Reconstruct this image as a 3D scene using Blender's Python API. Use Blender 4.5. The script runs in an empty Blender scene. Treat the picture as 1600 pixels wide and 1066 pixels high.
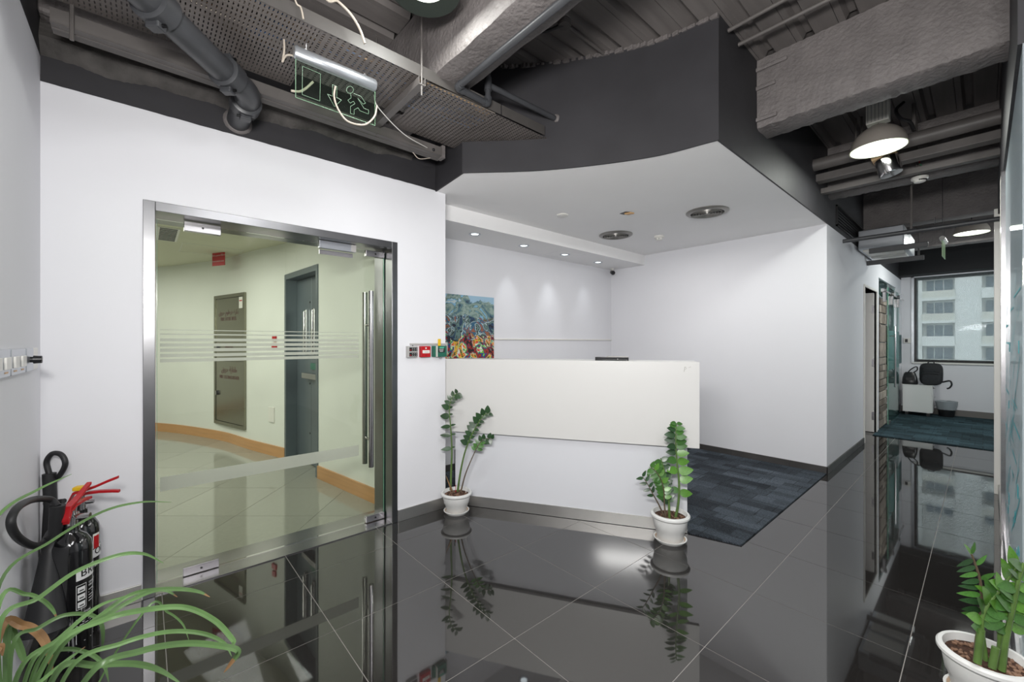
import bpy, math, random
from mathutils import Vector, Matrix
random.seed(7)
sc = bpy.context.scene
C = sc.collection
PI = math.pi

# ---------------------------------------------------------------- camera, world, light, exposure
CAMH, FPX, YAW, HOR = 1.357, 650.0, math.radians(48.55), 535.0
cd = bpy.data.cameras.new('camera'); cam = bpy.data.objects.new('camera', cd); C.objects.link(cam)
cam.location = (0, 0, CAMH); cam.rotation_euler = (PI/2, 0, YAW)
cd.sensor_width = 36; cd.lens = FPX/1600*36; cd.shift_y = (HOR-533)/1600; cd.clip_start = .02; cd.clip_end = 400
sc.camera = cam
sc.view_settings.view_transform = 'Standard'; sc.view_settings.look = 'None'
sc.view_settings.gamma = 1; sc.view_settings.use_curve_mapping = False
sc.view_settings.exposure = 0.27
w = bpy.data.worlds.new('world'); sc.world = w; w.use_nodes = True
wb = w.node_tree.nodes['Background']; wb.inputs[0].default_value = (.86, .95, 1, 1); wb.inputs[1].default_value = 3.2

def area_light(name, loc, target, sx, sy, power, col=(1, 1, 1)):
    l = bpy.data.lights.new(name, 'AREA'); l.shape = 'RECTANGLE'; l.size = sx; l.size_y = sy
    l.energy = power; l.color = col
    o = bpy.data.objects.new(name, l); C.objects.link(o); o.location = loc
    o.rotation_euler = (Vector(target)-Vector(loc)).to_track_quat('-Z', 'Y').to_euler()
    return o
area_light('fill_light_behind', (.85, 1.1, 3.24), (.5, 1.2, 0), .9, 1.8, 62, (.98, .99, 1))  # added overhead fill behind the camera, not a known fitting
area_light('flash_light_near', (-.15, -.19, 1.9), (-1.5, 2.6, 2.6), 1.1, .22, 92, (1, .985, .96))  # stands in for a flash beside the camera, stretched into a strip
area_light('alcove_light', (-2.1, 3.9, 2.5), (-2.1, 3.9, 0), 1.2, 1.2, 16, (1, .98, .96))
area_light('lobby_light_one', (-5.0, -.4, 2.47), (-5.0, -.4, 0), 1.6, 1.6, 41, (1, .99, .95))
area_light('lobby_light_two', (-7.2, -1.2, 2.47), (-7.2, -1.2, 0), 1.6, 1.6, 34, (1, .99, .95))
area_light('office_side_fill', (1.45, 8.6, 1.8), (-1, 8.4, 1.2), 2.2, 1.4, 40, (.90, .98, 1))  # added fill for the corridor end; no window is built in this wall
area_light('store_room_light', (-2.4, 8.4, 2.4), (-2.4, 8.4, 0), .8, .8, 30)


# ---------------------------------------------------------------- helpers
F = Vector((-math.sin(YAW), math.cos(YAW), 0)); R = Vector((math.cos(YAW), math.sin(YAW), 0)); UP = Vector((0, 0, 1))
def at(px, py, ax, val):
    """the point where the sight line of a pixel meets a plane x=, y=, z= or depth d="""
    d = F + R*((px-800)/FPX) + UP*((HOR-py)/FPX)
    o = Vector((0, 0, CAMH))
    if ax == 'd': t = val
    else:
        i = 'xyz'.index(ax); t = (val-o[i])/d[i]
    return o + d*t

def lin(c):
    return tuple((x/12.92 if x <= .04045 else ((x+.055)/1.055)**2.4) for x in (v/255 for v in c))

def mat(name, rgb, rough=.5, metal=0, spec=.5, noise=None, bump=None, coat=0, emit=None, rnd=0, aniso=None):
    """rgb in sRGB 0-255; noise=(scale, amount[, stretch]); bump=(scale, strength, dist)"""
    m = bpy.data.materials.new(name); m.use_nodes = True
    nt = m.node_tree; b = nt.nodes['Principled BSDF']; L = nt.links
    c = lin(rgb)
    b.inputs['Base Color'].default_value = (*c, 1); b.inputs['Roughness'].default_value = rough
    b.inputs['Metallic'].default_value = metal; b.inputs['Specular IOR Level'].default_value = spec
    b.inputs['Coat Weight'].default_value = coat
    if emit:
        b.inputs['Emission Color'].default_value = (*lin(emit[0]), 1); b.inputs['Emission Strength'].default_value = emit[1]
    tc = nt.nodes.new('ShaderNodeTexCoord')
    src = None
    if noise:
        n = nt.nodes.new('ShaderNodeTexNoise'); n.inputs['Scale'].default_value = noise[0]; n.inputs['Detail'].default_value = 5
        mp = nt.nodes.new('ShaderNodeMapping')
        if len(noise) > 2: mp.inputs['Scale'].default_value = noise[2]
        L.new(tc.outputs['Object'], mp.inputs['Vector']); L.new(mp.outputs[0], n.inputs['Vector'])
        r = nt.nodes.new('ShaderNodeMapRange'); r.inputs[1].default_value = .3; r.inputs[2].default_value = .7
        r.inputs[3].default_value = 1-noise[1]; r.inputs[4].default_value = 1+noise[1]
        L.new(n.outputs['Fac'], r.inputs[0])
        vm = nt.nodes.new('ShaderNodeVectorMath'); vm.operation = 'SCALE'; vm.inputs[0].default_value = c
        L.new(r.outputs[0], vm.inputs['Scale']); src = vm.outputs[0]
    if rnd:
        oi = nt.nodes.new('ShaderNodeObjectInfo')
        r = nt.nodes.new('ShaderNodeMapRange'); r.inputs[3].default_value = 1-rnd; r.inputs[4].default_value = 1+rnd
        L.new(oi.outputs['Random'], r.inputs[0])
        vm = nt.nodes.new('ShaderNodeVectorMath'); vm.operation = 'SCALE'
        if src: L.new(src, vm.inputs[0])
        else: vm.inputs[0].default_value = c
        L.new(r.outputs[0], vm.inputs['Scale']); src = vm.outputs[0]
    if src: L.new(src, b.inputs['Base Color'])
    if bump:
        n = nt.nodes.new('ShaderNodeTexNoise'); n.inputs['Scale'].default_value = bump[0]; n.inputs['Detail'].default_value = 6
        L.new(tc.outputs['Object'], n.inputs['Vector'])
        bp = nt.nodes.new('ShaderNodeBump'); bp.inputs['Strength'].default_value = bump[1]; bp.inputs['Distance'].default_value = bump[2]
        L.new(n.outputs['Fac'], bp.inputs['Height']); L.new(bp.outputs[0], b.inputs['Normal'])
    if aniso:
        n = nt.nodes.new('ShaderNodeTexNoise'); n.inputs['Scale'].default_value = 6
        mp = nt.nodes.new('ShaderNodeMapping'); mp.inputs['Scale'].default_value = aniso
        L.new(tc.outputs['Object'], mp.inputs['Vector']); L.new(mp.outputs[0], n.inputs['Vector'])
        r = nt.nodes.new('ShaderNodeMapRange'); r.inputs[3].default_value = rough*.7; r.inputs[4].default_value = rough*1.5
        L.new(n.outputs['Fac'], r.inputs[0]); L.new(r.outputs[0], b.inputs['Roughness'])
        b.inputs['Anisotropic'].default_value = .5
    return m

def glass_mat(name, tint, gloss=1.0, rough=.0, haze=0.0, haze_col=(230, 235, 235)):
    m = bpy.data.materials.new(name); m.use_nodes = True
    nt = m.node_tree; L = nt.links; nt.nodes.remove(nt.nodes['Principled BSDF']); out = nt.nodes['Material Output']
    t = nt.nodes.new('ShaderNodeBsdfTransparent'); t.inputs[0].default_value = (*lin(tint), 1)
    g = nt.nodes.new('ShaderNodeBsdfGlossy'); g.inputs['Roughness'].default_value = rough
    fr = nt.nodes.new('ShaderNodeFresnel'); fr.inputs[0].default_value = 1.45
    mx = nt.nodes.new('ShaderNodeMixShader'); ml = nt.nodes.new('ShaderNodeMath'); ml.operation = 'MULTIPLY'; ml.inputs[1].default_value = gloss
    L.new(fr.outputs[0], ml.inputs[0]); L.new(ml.outputs[0], mx.inputs[0]); L.new(t.outputs[0], mx.inputs[1]); L.new(g.outputs[0], mx.inputs[2])
    last = mx.outputs[0]
    if haze:
        d = nt.nodes.new('ShaderNodeBsdfDiffuse'); d.inputs[0].default_value = (*lin(haze_col), 1)
        tl = nt.nodes.new('ShaderNodeBsdfTranslucent'); tl.inputs[0].default_value = (*lin(haze_col), 1)
        a = nt.nodes.new('ShaderNodeMixShader'); L.new(d.outputs[0], a.inputs[1]); L.new(tl.outputs[0], a.inputs[2])
        m2 = nt.nodes.new('ShaderNodeMixShader'); m2.inputs[0].default_value = haze
        L.new(last, m2.inputs[1]); L.new(a.outputs[0], m2.inputs[2]); last = m2.outputs[0]
    L.new(last, out.inputs[0])
    return m

def wmat(o):
    m = Matrix.LocRotScale(o.location, o.rotation_euler, o.scale)
    return wmat(o.parent) @ m if o.parent else m

def tag(o, label=None, cat=None, group=None, kind=None):
    if label: o['label'] = label
    if cat: o['category'] = cat
    if group: o['group'] = group
    if kind: o['kind'] = kind
    return o

def thing(name, loc, label, cat, group=None, rz=0, kind=None):
    o = bpy.data.objects.new(name, None); C.objects.link(o); o.empty_display_size = .05
    o.location = loc; o.rotation_euler = (0, 0, rz)
    return tag(o, label, cat, group, kind)

class MB:
    def __init__(s, M=None): s.v = []; s.f = []; s.M = M
    def add(s, vs, fs, M=None):
        n = len(s.v)
        if M is not None: vs = [M @ Vector(p) for p in vs]
        s.v += [Vector(p) for p in vs]; s.f += [tuple(n+i for i in q) for q in fs]; return s
    def box(s, x0, x1, y0, y1, z0, z1, M=None):
        if x0 > x1: x0, x1 = x1, x0
        if y0 > y1: y0, y1 = y1, y0
        if z0 > z1: z0, z1 = z1, z0
        v = [(x, y, z) for z in (z0, z1) for y in (y0, y1) for x in (x0, x1)]
        return s.add(v, [(0, 2, 3, 1), (4, 5, 7, 6), (0, 1, 5, 4), (2, 6, 7, 3), (0, 4, 6, 2), (1, 3, 7, 5)], M)
    def prism(s, poly, z0, z1, M=None):
        a = sum(poly[i][0]*poly[(i+1) % len(poly)][1]-poly[(i+1) % len(poly)][0]*poly[i][1] for i in range(len(poly)))
        if a < 0: poly = poly[::-1]
        n = len(poly)
        v = [(p[0], p[1], z0) for p in poly]+[(p[0], p[1], z1) for p in poly]
        f = [tuple(range(n))[::-1], tuple(range(n, 2*n))]+[(i, (i+1) % n, n+(i+1) % n, n+i) for i in range(n)]
        return s.add(v, f, M)
    def tube(s, pts, r, n=10, caps=True, M=None, flat=None):
        pts = [Vector(p) for p in pts]; k = len(pts)
        rs = r if isinstance(r, (list, tuple)) else [r]*k
        vs = []; fs = []; u = None
        for i, p in enumerate(pts):
            t = (pts[min(i+1, k-1)]-pts[max(i-1, 0)]).normalized()
            if u is None: u = t.orthogonal().normalized()
            u = (u-t*u.dot(t)).normalized(); w_ = t.cross(u)
            for j in range(n):
                a = 2*PI*j/n; vs.append(p+(u*math.cos(a)+w_*math.sin(a))*rs[i])
        for i in range(k-1):
            for j in range(n):
                fs.append((i*n+j, i*n+(j+1) % n, (i+1)*n+(j+1) % n, (i+1)*n+j))
        if caps: fs += [tuple(range(n))[::-1], tuple((k-1)*n+j for j in range(n))]
        return s.add(vs, fs, M)
    def lathe(s, prof, n=28, M=None, sx=1, sy=1):
        vs = []; fs = []; k = len(prof)
        for (r, z) in prof:
            for j in range(n):
                a = 2*PI*j/n; vs.append((r*math.cos(a)*sx, r*math.sin(a)*sy, z))
        for i in range(k-1):
            for j in range(n): fs.append((i*n+j, i*n+(j+1) % n, (i+1)*n+(j+1) % n, (i+1)*n+j))
        if prof[0][0] > 1e-5: pass
        return s.add(vs, fs, M)
    def disc(s, r, z, n=28, M=None, up=True):
        vs = [(r*math.cos(2*PI*j/n), r*math.sin(2*PI*j/n), z) for j in range(n)]
        q = tuple(range(n)); return s.add(vs, [q if up else q[::-1]], M)
    def sphere(s, c, r, n=12, m=8, sc_=(1, 1, 1)):
        prof = [(r*math.sin(PI*i/m)+1e-6, -r*math.cos(PI*i/m)) for i in range(m+1)]
        return s.lathe(prof, n, Matrix.Translation(c) @ Matrix.Diagonal((*sc_, 1)))
    def build(s, name, m, parent=None, smooth=False, bevel=0, label=None, cat=None, group=None, kind=None, world=True, seg=2):
        vs = s.v
        if parent is not None:
            if world:
                inv = wmat(parent).inverted(); vs = [inv @ p for p in vs]
            loc = None
        else:
            xs = [p.x for p in vs]; ys = [p.y for p in vs]; zs = [p.z for p in vs]
            loc = Vector(((min(xs)+max(xs))/2, (min(ys)+max(ys))/2, min(zs))); vs = [p-loc for p in vs]
        me = bpy.data.meshes.new(name); me.from_pydata([tuple(p) for p in vs], [], s.f); me.update()
        me.materials.append(m)
        if smooth:
            me.polygons.foreach_set('use_smooth', [True]*len(me.polygons))
            me.set_sharp_from_angle(angle=math.radians(38))
        o = bpy.data.objects.new(name, me); C.objects.link(o)
        if parent is not None: o.parent = parent
        else: o.location = loc
        if bevel:
            b = o.modifiers.new('b', 'BEVEL'); b.width = bevel; b.segments = seg; b.limit_method = 'ANGLE'; b.angle_limit = math.radians(40)
        return tag(o, label, cat, group, kind)

def inst(name, me, M, parent=None, **kw):
    """an object sharing a mesh; M is its world matrix"""
    o = bpy.data.objects.new(name, me); C.objects.link(o)
    if parent is not None:
        o.parent = parent; M = wmat(parent).inverted() @ M
    o.matrix_basis = M
    return tag(o, kw.get('label'), kw.get('cat'), kw.get('group'), kw.get('kind'))

def copy_tree(o, loc=None, rz=None, label=None, parent=None):
    c = o.copy(); C.objects.link(c)
    if parent: c.parent = parent
    if loc is not None: c.location = loc
    if rz is not None: c.rotation_euler = (0, 0, rz)
    if label: c['label'] = label
    for ch in list(o.children): copy_tree(ch, parent=c)
    return c

def clip(poly, axis, val, keep_less):
    out = []
    for i in range(len(poly)):
        a, b = poly[i], poly[(i+1) % len(poly)]
        ia = (a[axis] <= val) == keep_less; ib = (b[axis] <= val) == keep_less
        if ia: out.append(a)
        if ia != ib:
            t = (val-a[axis])/(b[axis]-a[axis]); out.append((a[0]+(b[0]-a[0])*t, a[1]+(b[1]-a[1])*t))
    return out
def clip_line(poly, p, d):
    """keep what lies left of the line p + t d"""
    def s(q): return d[0]*(q[1]-p[1])-d[1]*(q[0]-p[0])
    out = []
    for i in range(len(poly)):
        a, b = poly[i], poly[(i+1) % len(poly)]; sa, sb = s(a), s(b)
        if sa >= 0: out.append(a)
        if (sa >= 0) != (sb >= 0):
            t = sa/(sa-sb); out.append((a[0]+(b[0]-a[0])*t, a[1]+(b[1]-a[1])*t))
    return out
def parea(p): return abs(sum(p[i][0]*p[(i+1) % len(p)][1]-p[(i+1) % len(p)][0]*p[i][1] for i in range(len(p))))/2 if len(p) > 2 else 0

def frame(o, right, up):
    right = Vector(right).normalized(); up = Vector(up).normalized(); n = right.cross(up)
    M = Matrix.Identity(4)
    for i, c in enumerate((right, up, n)):
        M[0][i], M[1][i], M[2][i] = c
    M[0][3], M[1][3], M[2][3] = o
    return M

def text_mb(body, size, M, fn=None, ext=.0004, spacing=1.0, align='CENTER', bold=.0):
    cu = bpy.data.curves.new('t', 'FONT'); cu.body = body; cu.size = size; cu.align_x = align; cu.align_y = 'CENTER'
    cu.extrude = ext; cu.offset = size*bold; cu.resolution_u = 3; cu.space_character = spacing
    o = bpy.data.objects.new('t', cu); C.objects.link(o)
    dg = bpy.context.evaluated_depsgraph_get(); ev = o.evaluated_get(dg); me = ev.to_mesh()
    vs = [v.co.copy() for v in me.vertices]; fs = [tuple(p.vertices) for p in me.polygons]
    ev.to_mesh_clear(); bpy.data.objects.remove(o); bpy.data.curves.remove(cu)
    if fn: vs = [fn(v) for v in vs]
    return MB().add(vs, fs, M)

def words(body, size, M, name, m, par, fn=None, spacing=1.0, align='CENTER', world=True, bold=.0):
    """flat lettering, one object per word"""
    t = text_mb(body, size, Matrix.Identity(4), None, .0004, spacing, align, bold)
    par_ = list(range(len(t.v)))
    def find(i):
        while par_[i] != i: i = par_[i]
        return i
    for f in t.f:
        for q in f[1:]: par_[find(q)] = find(f[0])
    isl = {}
    for f in t.f: isl.setdefault(find(f[0]), []).append(f)
    L_ = []
    for fs in isl.values():
        xs = [t.v[q].x for f in fs for q in f]; L_.append((min(xs), max(xs), fs))
    L_.sort(key=lambda a: a[0]); groups = []
    for a, b, fs in L_:
        if groups and a-groups[-1][0] < size*.19: groups[-1][0] = max(groups[-1][0], b); groups[-1][1] += fs
        else: groups.append([b, list(fs)])
    out = []
    for _, fs in groups:
        ids = sorted({q for f in fs for q in f}); mp = {q: i for i, q in enumerate(ids)}
        vs = [t.v[q] for q in ids]
        if fn: vs = [fn(v) for v in vs]
        out.append(MB().add(vs, [tuple(mp[q] for q in f) for f in fs], M).build(name, m, par, world=world))
    return out

def spline(pts, n=10):
    """Catmull-Rom through points"""
    P = [Vector(p) for p in pts]; P = [P[0]*2-P[1]]+P+[P[-1]*2-P[-2]]; out = []
    for i in range(1, len(P)-2):
        for k in range(n):
            t = k/n; a, b, c, d = P[i-1:i+3]
            out.append(.5*((2*b)+(c-a)*t+(2*a-5*b+4*c-d)*t*t+(3*b-a-3*c+d)*t**3))
    out.append(P[-2]); return out

# ---------------------------------------------------------------- materials
M = {}
M['white'] = mat('white_wall_paint', (226, 226, 230), .6, spec=.3, noise=(1.5, .012), bump=(60, .04, .002))
M['white_ceiling'] = mat('white_ceiling_paint', (240, 239, 239), .7, spec=.2, noise=(1.2, .02))
M['black'] = mat('charcoal_paint', (49, 48, 51), .62, spec=.35, noise=(3, .14), bump=(14, .12, .01))
M['rough'] = mat('charcoal_sprayed_plaster', (107, 102, 101), .6, spec=.5, noise=(7, .16), bump=(42, .75, .012))
M['deck'] = mat('charcoal_deck', (108, 103, 101), .6, spec=.4, noise=(4, .15, (4, .4, 1)))
M['pipe'] = mat('charcoal_pipe', (58, 59, 62), .4, spec=.5, noise=(8, .12))
M['duct'] = mat('charcoal_metal', (92, 88, 86), .5, metal=.0, noise=(6, .16))
M['flange'] = mat('charcoal_flange', (74, 71, 69), .5, noise=(5, .2))
M['tray'] = mat('charcoal_tray', (100, 94, 91), .5, metal=.0, noise=(5, .14))
M['steel'] = mat('brushed_steel', (172, 170, 172), .26, metal=1, noise=(3, .08, (1, 1, 6)))
M['fsteel'] = mat('dark_brushed_steel', (136, 136, 138), .28, metal=1, noise=(4, .12))
M['chrome'] = mat('polished_steel', (205, 203, 203), .12, metal=1)
M['dsteel'] = mat('dull_steel_skirting', (205, 203, 200), .42, metal=1, noise=(2, .15))
M['tile'] = mat('black_polished_tile', (38, 36, 35), .03, noise=(60, .12), rnd=.12)
M['tile'].node_tree.nodes['Principled BSDF'].inputs['IOR'].default_value = 1.85
M['grout'] = mat('light_grout', (150, 146, 142), .8)
M['beige_tile'] = mat('beige_polished_tile', (150, 150, 140), .07, spec=.6, noise=(40, .04), rnd=.05)
M['dgrout'] = mat('dark_grout', (86, 84, 78), .8)
M['slab'] = mat('concrete_slab', (110, 108, 105), .9)
M['lobby'] = mat('cream_wall_paint', (222, 224, 217), .6, spec=.3, noise=(2, .03), bump=(30, .05, .003))
M['wood'] = mat('beech_skirting', (194, 146, 98), .35, noise=(6, .1, (.3, .3, 6)))
M['greydoor'] = mat('grey_door_paint', (98, 108, 114), .32, metal=.3, noise=(3, .05))
M['laminate'] = mat('white_laminate', (214, 213, 211), .28, spec=.5)
M['laminate2'] = mat('cool_white_laminate', (218, 219, 224), .14, spec=.55)
M['glass'] = glass_mat('clear_glass', (248, 251, 246), .8)
M['green_glass'] = glass_mat('green_glass', (200, 226, 222), .8)
M['edge_green'] = mat('green_glass_edge', (120, 175, 150), .15, spec=.8)
M['frost'] = glass_mat('frosted_film', (250, 250, 250), .6, .3, .72, (215, 218, 208))
M['blk'] = mat('black_plastic', (26, 26, 28), .35)
M['rubber'] = mat('black_rubber', (34, 34, 36), .5, noise=(10, .2))
M['gloss_black'] = mat('gloss_black_enamel', (16, 16, 18), .12, spec=.7, coat=.5)
M['red'] = mat('red_plastic', (178, 22, 30), .3)
M['green'] = mat('green_plastic', (34, 98, 80), .35)
M['yellow'] = mat('yellow_plastic', (228, 184, 30), .4)
M['wplastic'] = mat('white_plastic', (224, 222, 216), .35)
M['gplastic'] = mat('grey_plastic', (176, 174, 172), .35)
M['pot'] = mat('white_pot_plastic', (226, 226, 224), .32, noise=(12, .02))
M['soil'] = mat('bark_soil', (84, 56, 42), .9, noise=(70, .6), bump=(90, 1, .02))
M['chip'] = mat('bark_chip', (122, 94, 76), .8, rnd=.4)
M['stem'] = mat('green_stem', (84, 112, 54), .45, noise=(20, .2))
M['dstem'] = mat('brown_stem', (92, 78, 62), .5, noise=(20, .2))
M['terracotta'] = mat('stained_saucer', (200, 172, 146), .5, noise=(12, .2))
M['white_print'] = mat('white_print', (222, 222, 222), .5)
M['dark_print'] = mat('dark_red_print', (92, 52, 48), .5)
M['black_print'] = mat('black_print', (28, 28, 30), .5)
M['cable_white'] = mat('white_cable', (176, 166, 154), .45)
M['cable_blue'] = mat('blue_cable', (98, 140, 196), .45)
M['cable_tan'] = mat('tan_cable', (200, 160, 110), .45)
M['lamp_grey'] = mat('grey_lamp_enamel', (150, 143, 136), .38, spec=.5, noise=(8, .08))
M['lamp_white'] = mat('white_reflector', (240, 244, 232), .4, emit=((240, 255, 225), .5))
M['glow'] = mat('lamp_glow', (255, 255, 255), .4, emit=((245, 255, 235), 3.5))
M['down_glow'] = mat('downlight_glow', (255, 255, 255), .4, emit=((235, 250, 255), 2.5))
M['cab'] = mat('steel_cabinet', (140, 138, 122), .22, metal=.75, noise=(2, .05))
M['bag'] = mat('black_nylon', (36, 37, 40), .75, noise=(40, .25), bump=(150, .4, .002))
M['leather'] = mat('black_leather', (22, 22, 24), .3)
M['liner'] = mat('grey_bin_liner', (146, 152, 156), .35)
M['alu'] = mat('aluminium', (190, 194, 200), .28, metal=.8)
M['facade'] = mat('facade_render', (216, 214, 208), .8)
M['facade2'] = mat('facade_beige', (202, 197, 184), .8)
M['fwin'] = mat('facade_window', (66, 84, 100), .3)
M['teal'] = mat('teal_print', (40, 170, 180), .4)

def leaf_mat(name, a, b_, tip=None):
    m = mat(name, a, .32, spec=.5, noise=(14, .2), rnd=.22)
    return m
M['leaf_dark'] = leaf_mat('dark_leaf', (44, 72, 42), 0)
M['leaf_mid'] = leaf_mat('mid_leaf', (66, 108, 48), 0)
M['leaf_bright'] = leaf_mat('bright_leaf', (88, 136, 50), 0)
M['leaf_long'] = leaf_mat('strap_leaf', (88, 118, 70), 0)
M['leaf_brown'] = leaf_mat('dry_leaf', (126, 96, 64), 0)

# carpet: ribbed tiles with blocks of shades
def carpet_mat(name, a, b_):
    m = bpy.data.materials.new(name); m.use_nodes = True; nt = m.node_tree; L = nt.links; bs = nt.nodes['Principled BSDF']
    bs.inputs['Roughness'].default_value = .95; bs.inputs['Specular IOR Level'].default_value = .15
    tc = nt.nodes.new('ShaderNodeTexCoord'); g = nt.nodes.new('ShaderNodeNewGeometry')
    br = nt.nodes.new('ShaderNodeTexBrick'); br.inputs['Scale'].default_value = 1; br.inputs['Brick Width'].default_value = .33; br.inputs['Row Height'].default_value = .17
    br.inputs['Mortar Size'].default_value = 0.0025; br.offset = .37; br.squash = .6; br.squash_frequency = 3
    br.inputs['Color1'].default_value = (*lin(a), 1); br.inputs['Color2'].default_value = (*lin(b_), 1); br.inputs['Mortar'].default_value = (*lin([x*.55 for x in a]), 1)
    L.new(g.outputs['Position'], br.inputs['Vector'])
    br2 = nt.nodes.new('ShaderNodeTexBrick'); br2.inputs['Scale'].default_value = 1; br2.inputs['Brick Width'].default_value = .21; br2.inputs['Row Height'].default_value = .11; br2.offset = .6
    br2.inputs['Mortar Size'].default_value = 0; br2.inputs['Color1'].default_value = (1.0, 1, 1, 1); br2.inputs['Color2'].default_value = (.45, .45, .45, 1)
    L.new(g.outputs['Position'], br2.inputs['Vector'])
    n = nt.nodes.new('ShaderNodeTexNoise'); n.inputs['Scale'].default_value = 90; L.new(g.outputs['Position'], n.inputs['Vector'])
    r = nt.nodes.new('ShaderNodeMapRange'); r.inputs[1].default_value = .3; r.inputs[2].default_value = .7; r.inputs[3].default_value = .6; r.inputs[4].default_value = 1.4; L.new(n.outputs[0], r.inputs[0])
    m1 = nt.nodes.new('ShaderNodeVectorMath'); m1.operation = 'MULTIPLY'; L.new(br.outputs['Color'], m1.inputs[0]); L.new(br2.outputs['Color'], m1.inputs[1])
    m2 = nt.nodes.new('ShaderNodeVectorMath'); m2.operation = 'SCALE'; L.new(m1.outputs[0], m2.inputs[0]); L.new(r.outputs[0], m2.inputs['Scale'])
    L.new(m2.outputs[0], bs.inputs['Base Color'])
    wv = nt.nodes.new('ShaderNodeTexWave'); wv.inputs['Scale'].default_value = 32; wv.inputs['Distortion'].default_value = 1.0; wv.bands_direction = 'DIAGONAL'; L.new(g.outputs['Position'], wv.inputs['Vector'])
    bp = nt.nodes.new('ShaderNodeBump'); bp.inputs['Strength'].default_value = .8; bp.inputs['Distance'].default_value = .004
    L.new(wv.outputs['Fac'], bp.inputs['Height']); L.new(bp.outputs[0], bs.inputs['Normal'])
    return m
M['carpet'] = carpet_mat('blue_grey_carpet', (86, 94, 103), (58, 64, 71))
M['carpet2'] = carpet_mat('teal_grey_carpet', (70, 92, 100), (48, 64, 70))
# ================================================================ STRUCTURE
XL, YN, YWE = -2.93, -.367, 1.856        # door wall plane, near side wall plane, end of door wall
ZW, ZD, ZS = 2.585, 3.338, 2.578         # white paint line, deck height, alcove ceiling height
XB, YA, XC, YF = -3.706, 5.265, -1.065, 11.13   # alcove back wall, alcove right wall, corridor wall plane, far wall
XJ = -3.24                               # back of the door wall
XR, YR0, YR1 = .1, 2.515, 5.70            # glass partition on the right
def S(name, mb, m, label, parent=None, **k):
    return mb.build(name, m, parent, label=label if parent is None or label else None, cat=None, kind='structure' if parent is None else None, **k)

# ---- floor
fl = S('floor', MB().box(-3.24, 4.1, YN-.1, 11.3, -.12, -.012), M['slab'], 'glossy black tiled floor of the reception and corridor')
MB().box(XL, 4.0, YN, 7.94, -.012, -.0012).build('grout', M['grout'], fl)
T = .6; gx0, gy0 = -.221-.6*5, .67-.6*2
full = None
for i in range(0, 12):
    for j in range(0, 15):
        x0, y0 = gx0+i*T, gy0+j*T; g = .0016
        p = [(x0+g, y0+g), (x0+T-g, y0+g), (x0+T-g, y0+T-g), (x0+g, y0+T-g)]
        q = clip(clip(clip(clip(p, 0, XL+.002, False), 0, 3.99, True), 1, YN+.002, False), 1, 7.935, True)
        if len(q) < 3 or parea(q) < .002: continue
        cx, cy = x0+T/2, y0+T/2
        if cx < XC-.1 and cy > 3.2: continue
        if x0 >= XC and False: continue
        if cx > .5 and cy > 2.9: continue
        if parea(q) > .34:
            Mx = Matrix.Translation((cx, cy, 0))
            if full is None:
                full = MB().box(-T/2+g, T/2-g, -T/2+g, T/2-g, -.01, 0)
                o = full.build('tile', M['tile'], fl, world=False); full = o.data; o.matrix_basis = wmat(fl).inverted() @ Mx
            else: inst('tile', full, Mx, fl)
        else: MB().prism(q, -.01, 0).build('tile', M['tile'], fl)
# ---- alcove carpet
DL, DR = Vector((-3.006, 1.911, 0)), Vector((-1.390, 2.888, 0)); DD = (DR-DL).normalized(); DN = Vector((-DD.y, DD.x, 0))
cp = S('carpet_alcove', MB().prism([(XB, YWE), (-3.02, YWE), (-3.0, 1.96), (-1.44, 2.9), (-1.385, 2.889), (XC, 2.981), (XC, YA), (XB, YA)], 0, .003), M['carpet'], 'blue grey ribbed carpet tiles behind the white reception desk')
def carpet(par, m, x0, x1, y0, y1, cuts, s=.5):
    nx, ny = int((x1-x0)/s)+2, int((y1-y0)/s)+2
    for i in range(nx):
        for j in range(ny):
            a, b = x1-(i+1)*s, y0+j*s; g = .0012
            p = [(a+g, b+g), (a+s-g, b+g), (a+s-g, b+s-g), (a+g, b+s-g)]
            p = clip(clip(clip(clip(p, 0, x0, False), 0, x1, True), 1, y0, False), 1, y1, True)
            for c in cuts:
                if len(p) > 2: p = clip_line(p, *c)
            if len(p) > 2 and parea(p) > .003: MB().prism(p, .003, .009+.0006*((i+j) % 2)).build('carpet_tile', m, par)
carpet(cp, M['carpet'], XB+.01, -1.385, 1.9, YA-.012, [((-3.006+.0, 1.93), (DD.x, DD.y))])
carpet(cp, M['carpet'], -1.385, XC, 2.885, YA-.012, [((-1.385, 2.889), (.32, .092))])
cf = S('carpet_office', MB().box(XC, 1.5, 7.94, YF, -.012, .003), M['carpet2'], 'teal grey carpet tiles in the office end of the corridor')
carpet(cf, M['carpet2'], XC, 1.5, 7.94, YF-.012, [])

# ---- door wall (left)
wl = S('wall_left', MB().box(XJ, XL, YN, -.007, 0, ZW).box(XJ, XL, -.007, 1.43, 2.11, ZW).box(XJ, XL, 1.43, YWE, 0, ZW), M['white'], 'white wall around the steel framed glass door')
def ragged(x, y0, y1, z, n=60, t=.0025):
    """thin overpainted edge of black paint"""
    mb = MB(); ys = [y0+(y1-y0)*i/n for i in range(n+1)]; zs = [z-random.random()*.003 for _ in ys]
    vs = [(x+t, y, zz) for y, zz in zip(ys, zs)]+[(x+t, y, z+.03) for y in ys]
    return mb.add(vs, [(i, i+1, n+2+i, n+1+i) for i in range(n)])
MB().box(XJ, XL, YN, YWE, ZW, ZD).build('painted_band', M['black'], wl)
ragged(XL, YN, 1.76, ZW).build('paint_edge', M['black'], wl)
MB().box(XJ, XB, 1.56, YWE, 0, ZD).build('wall_return', M['white'], wl)
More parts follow.
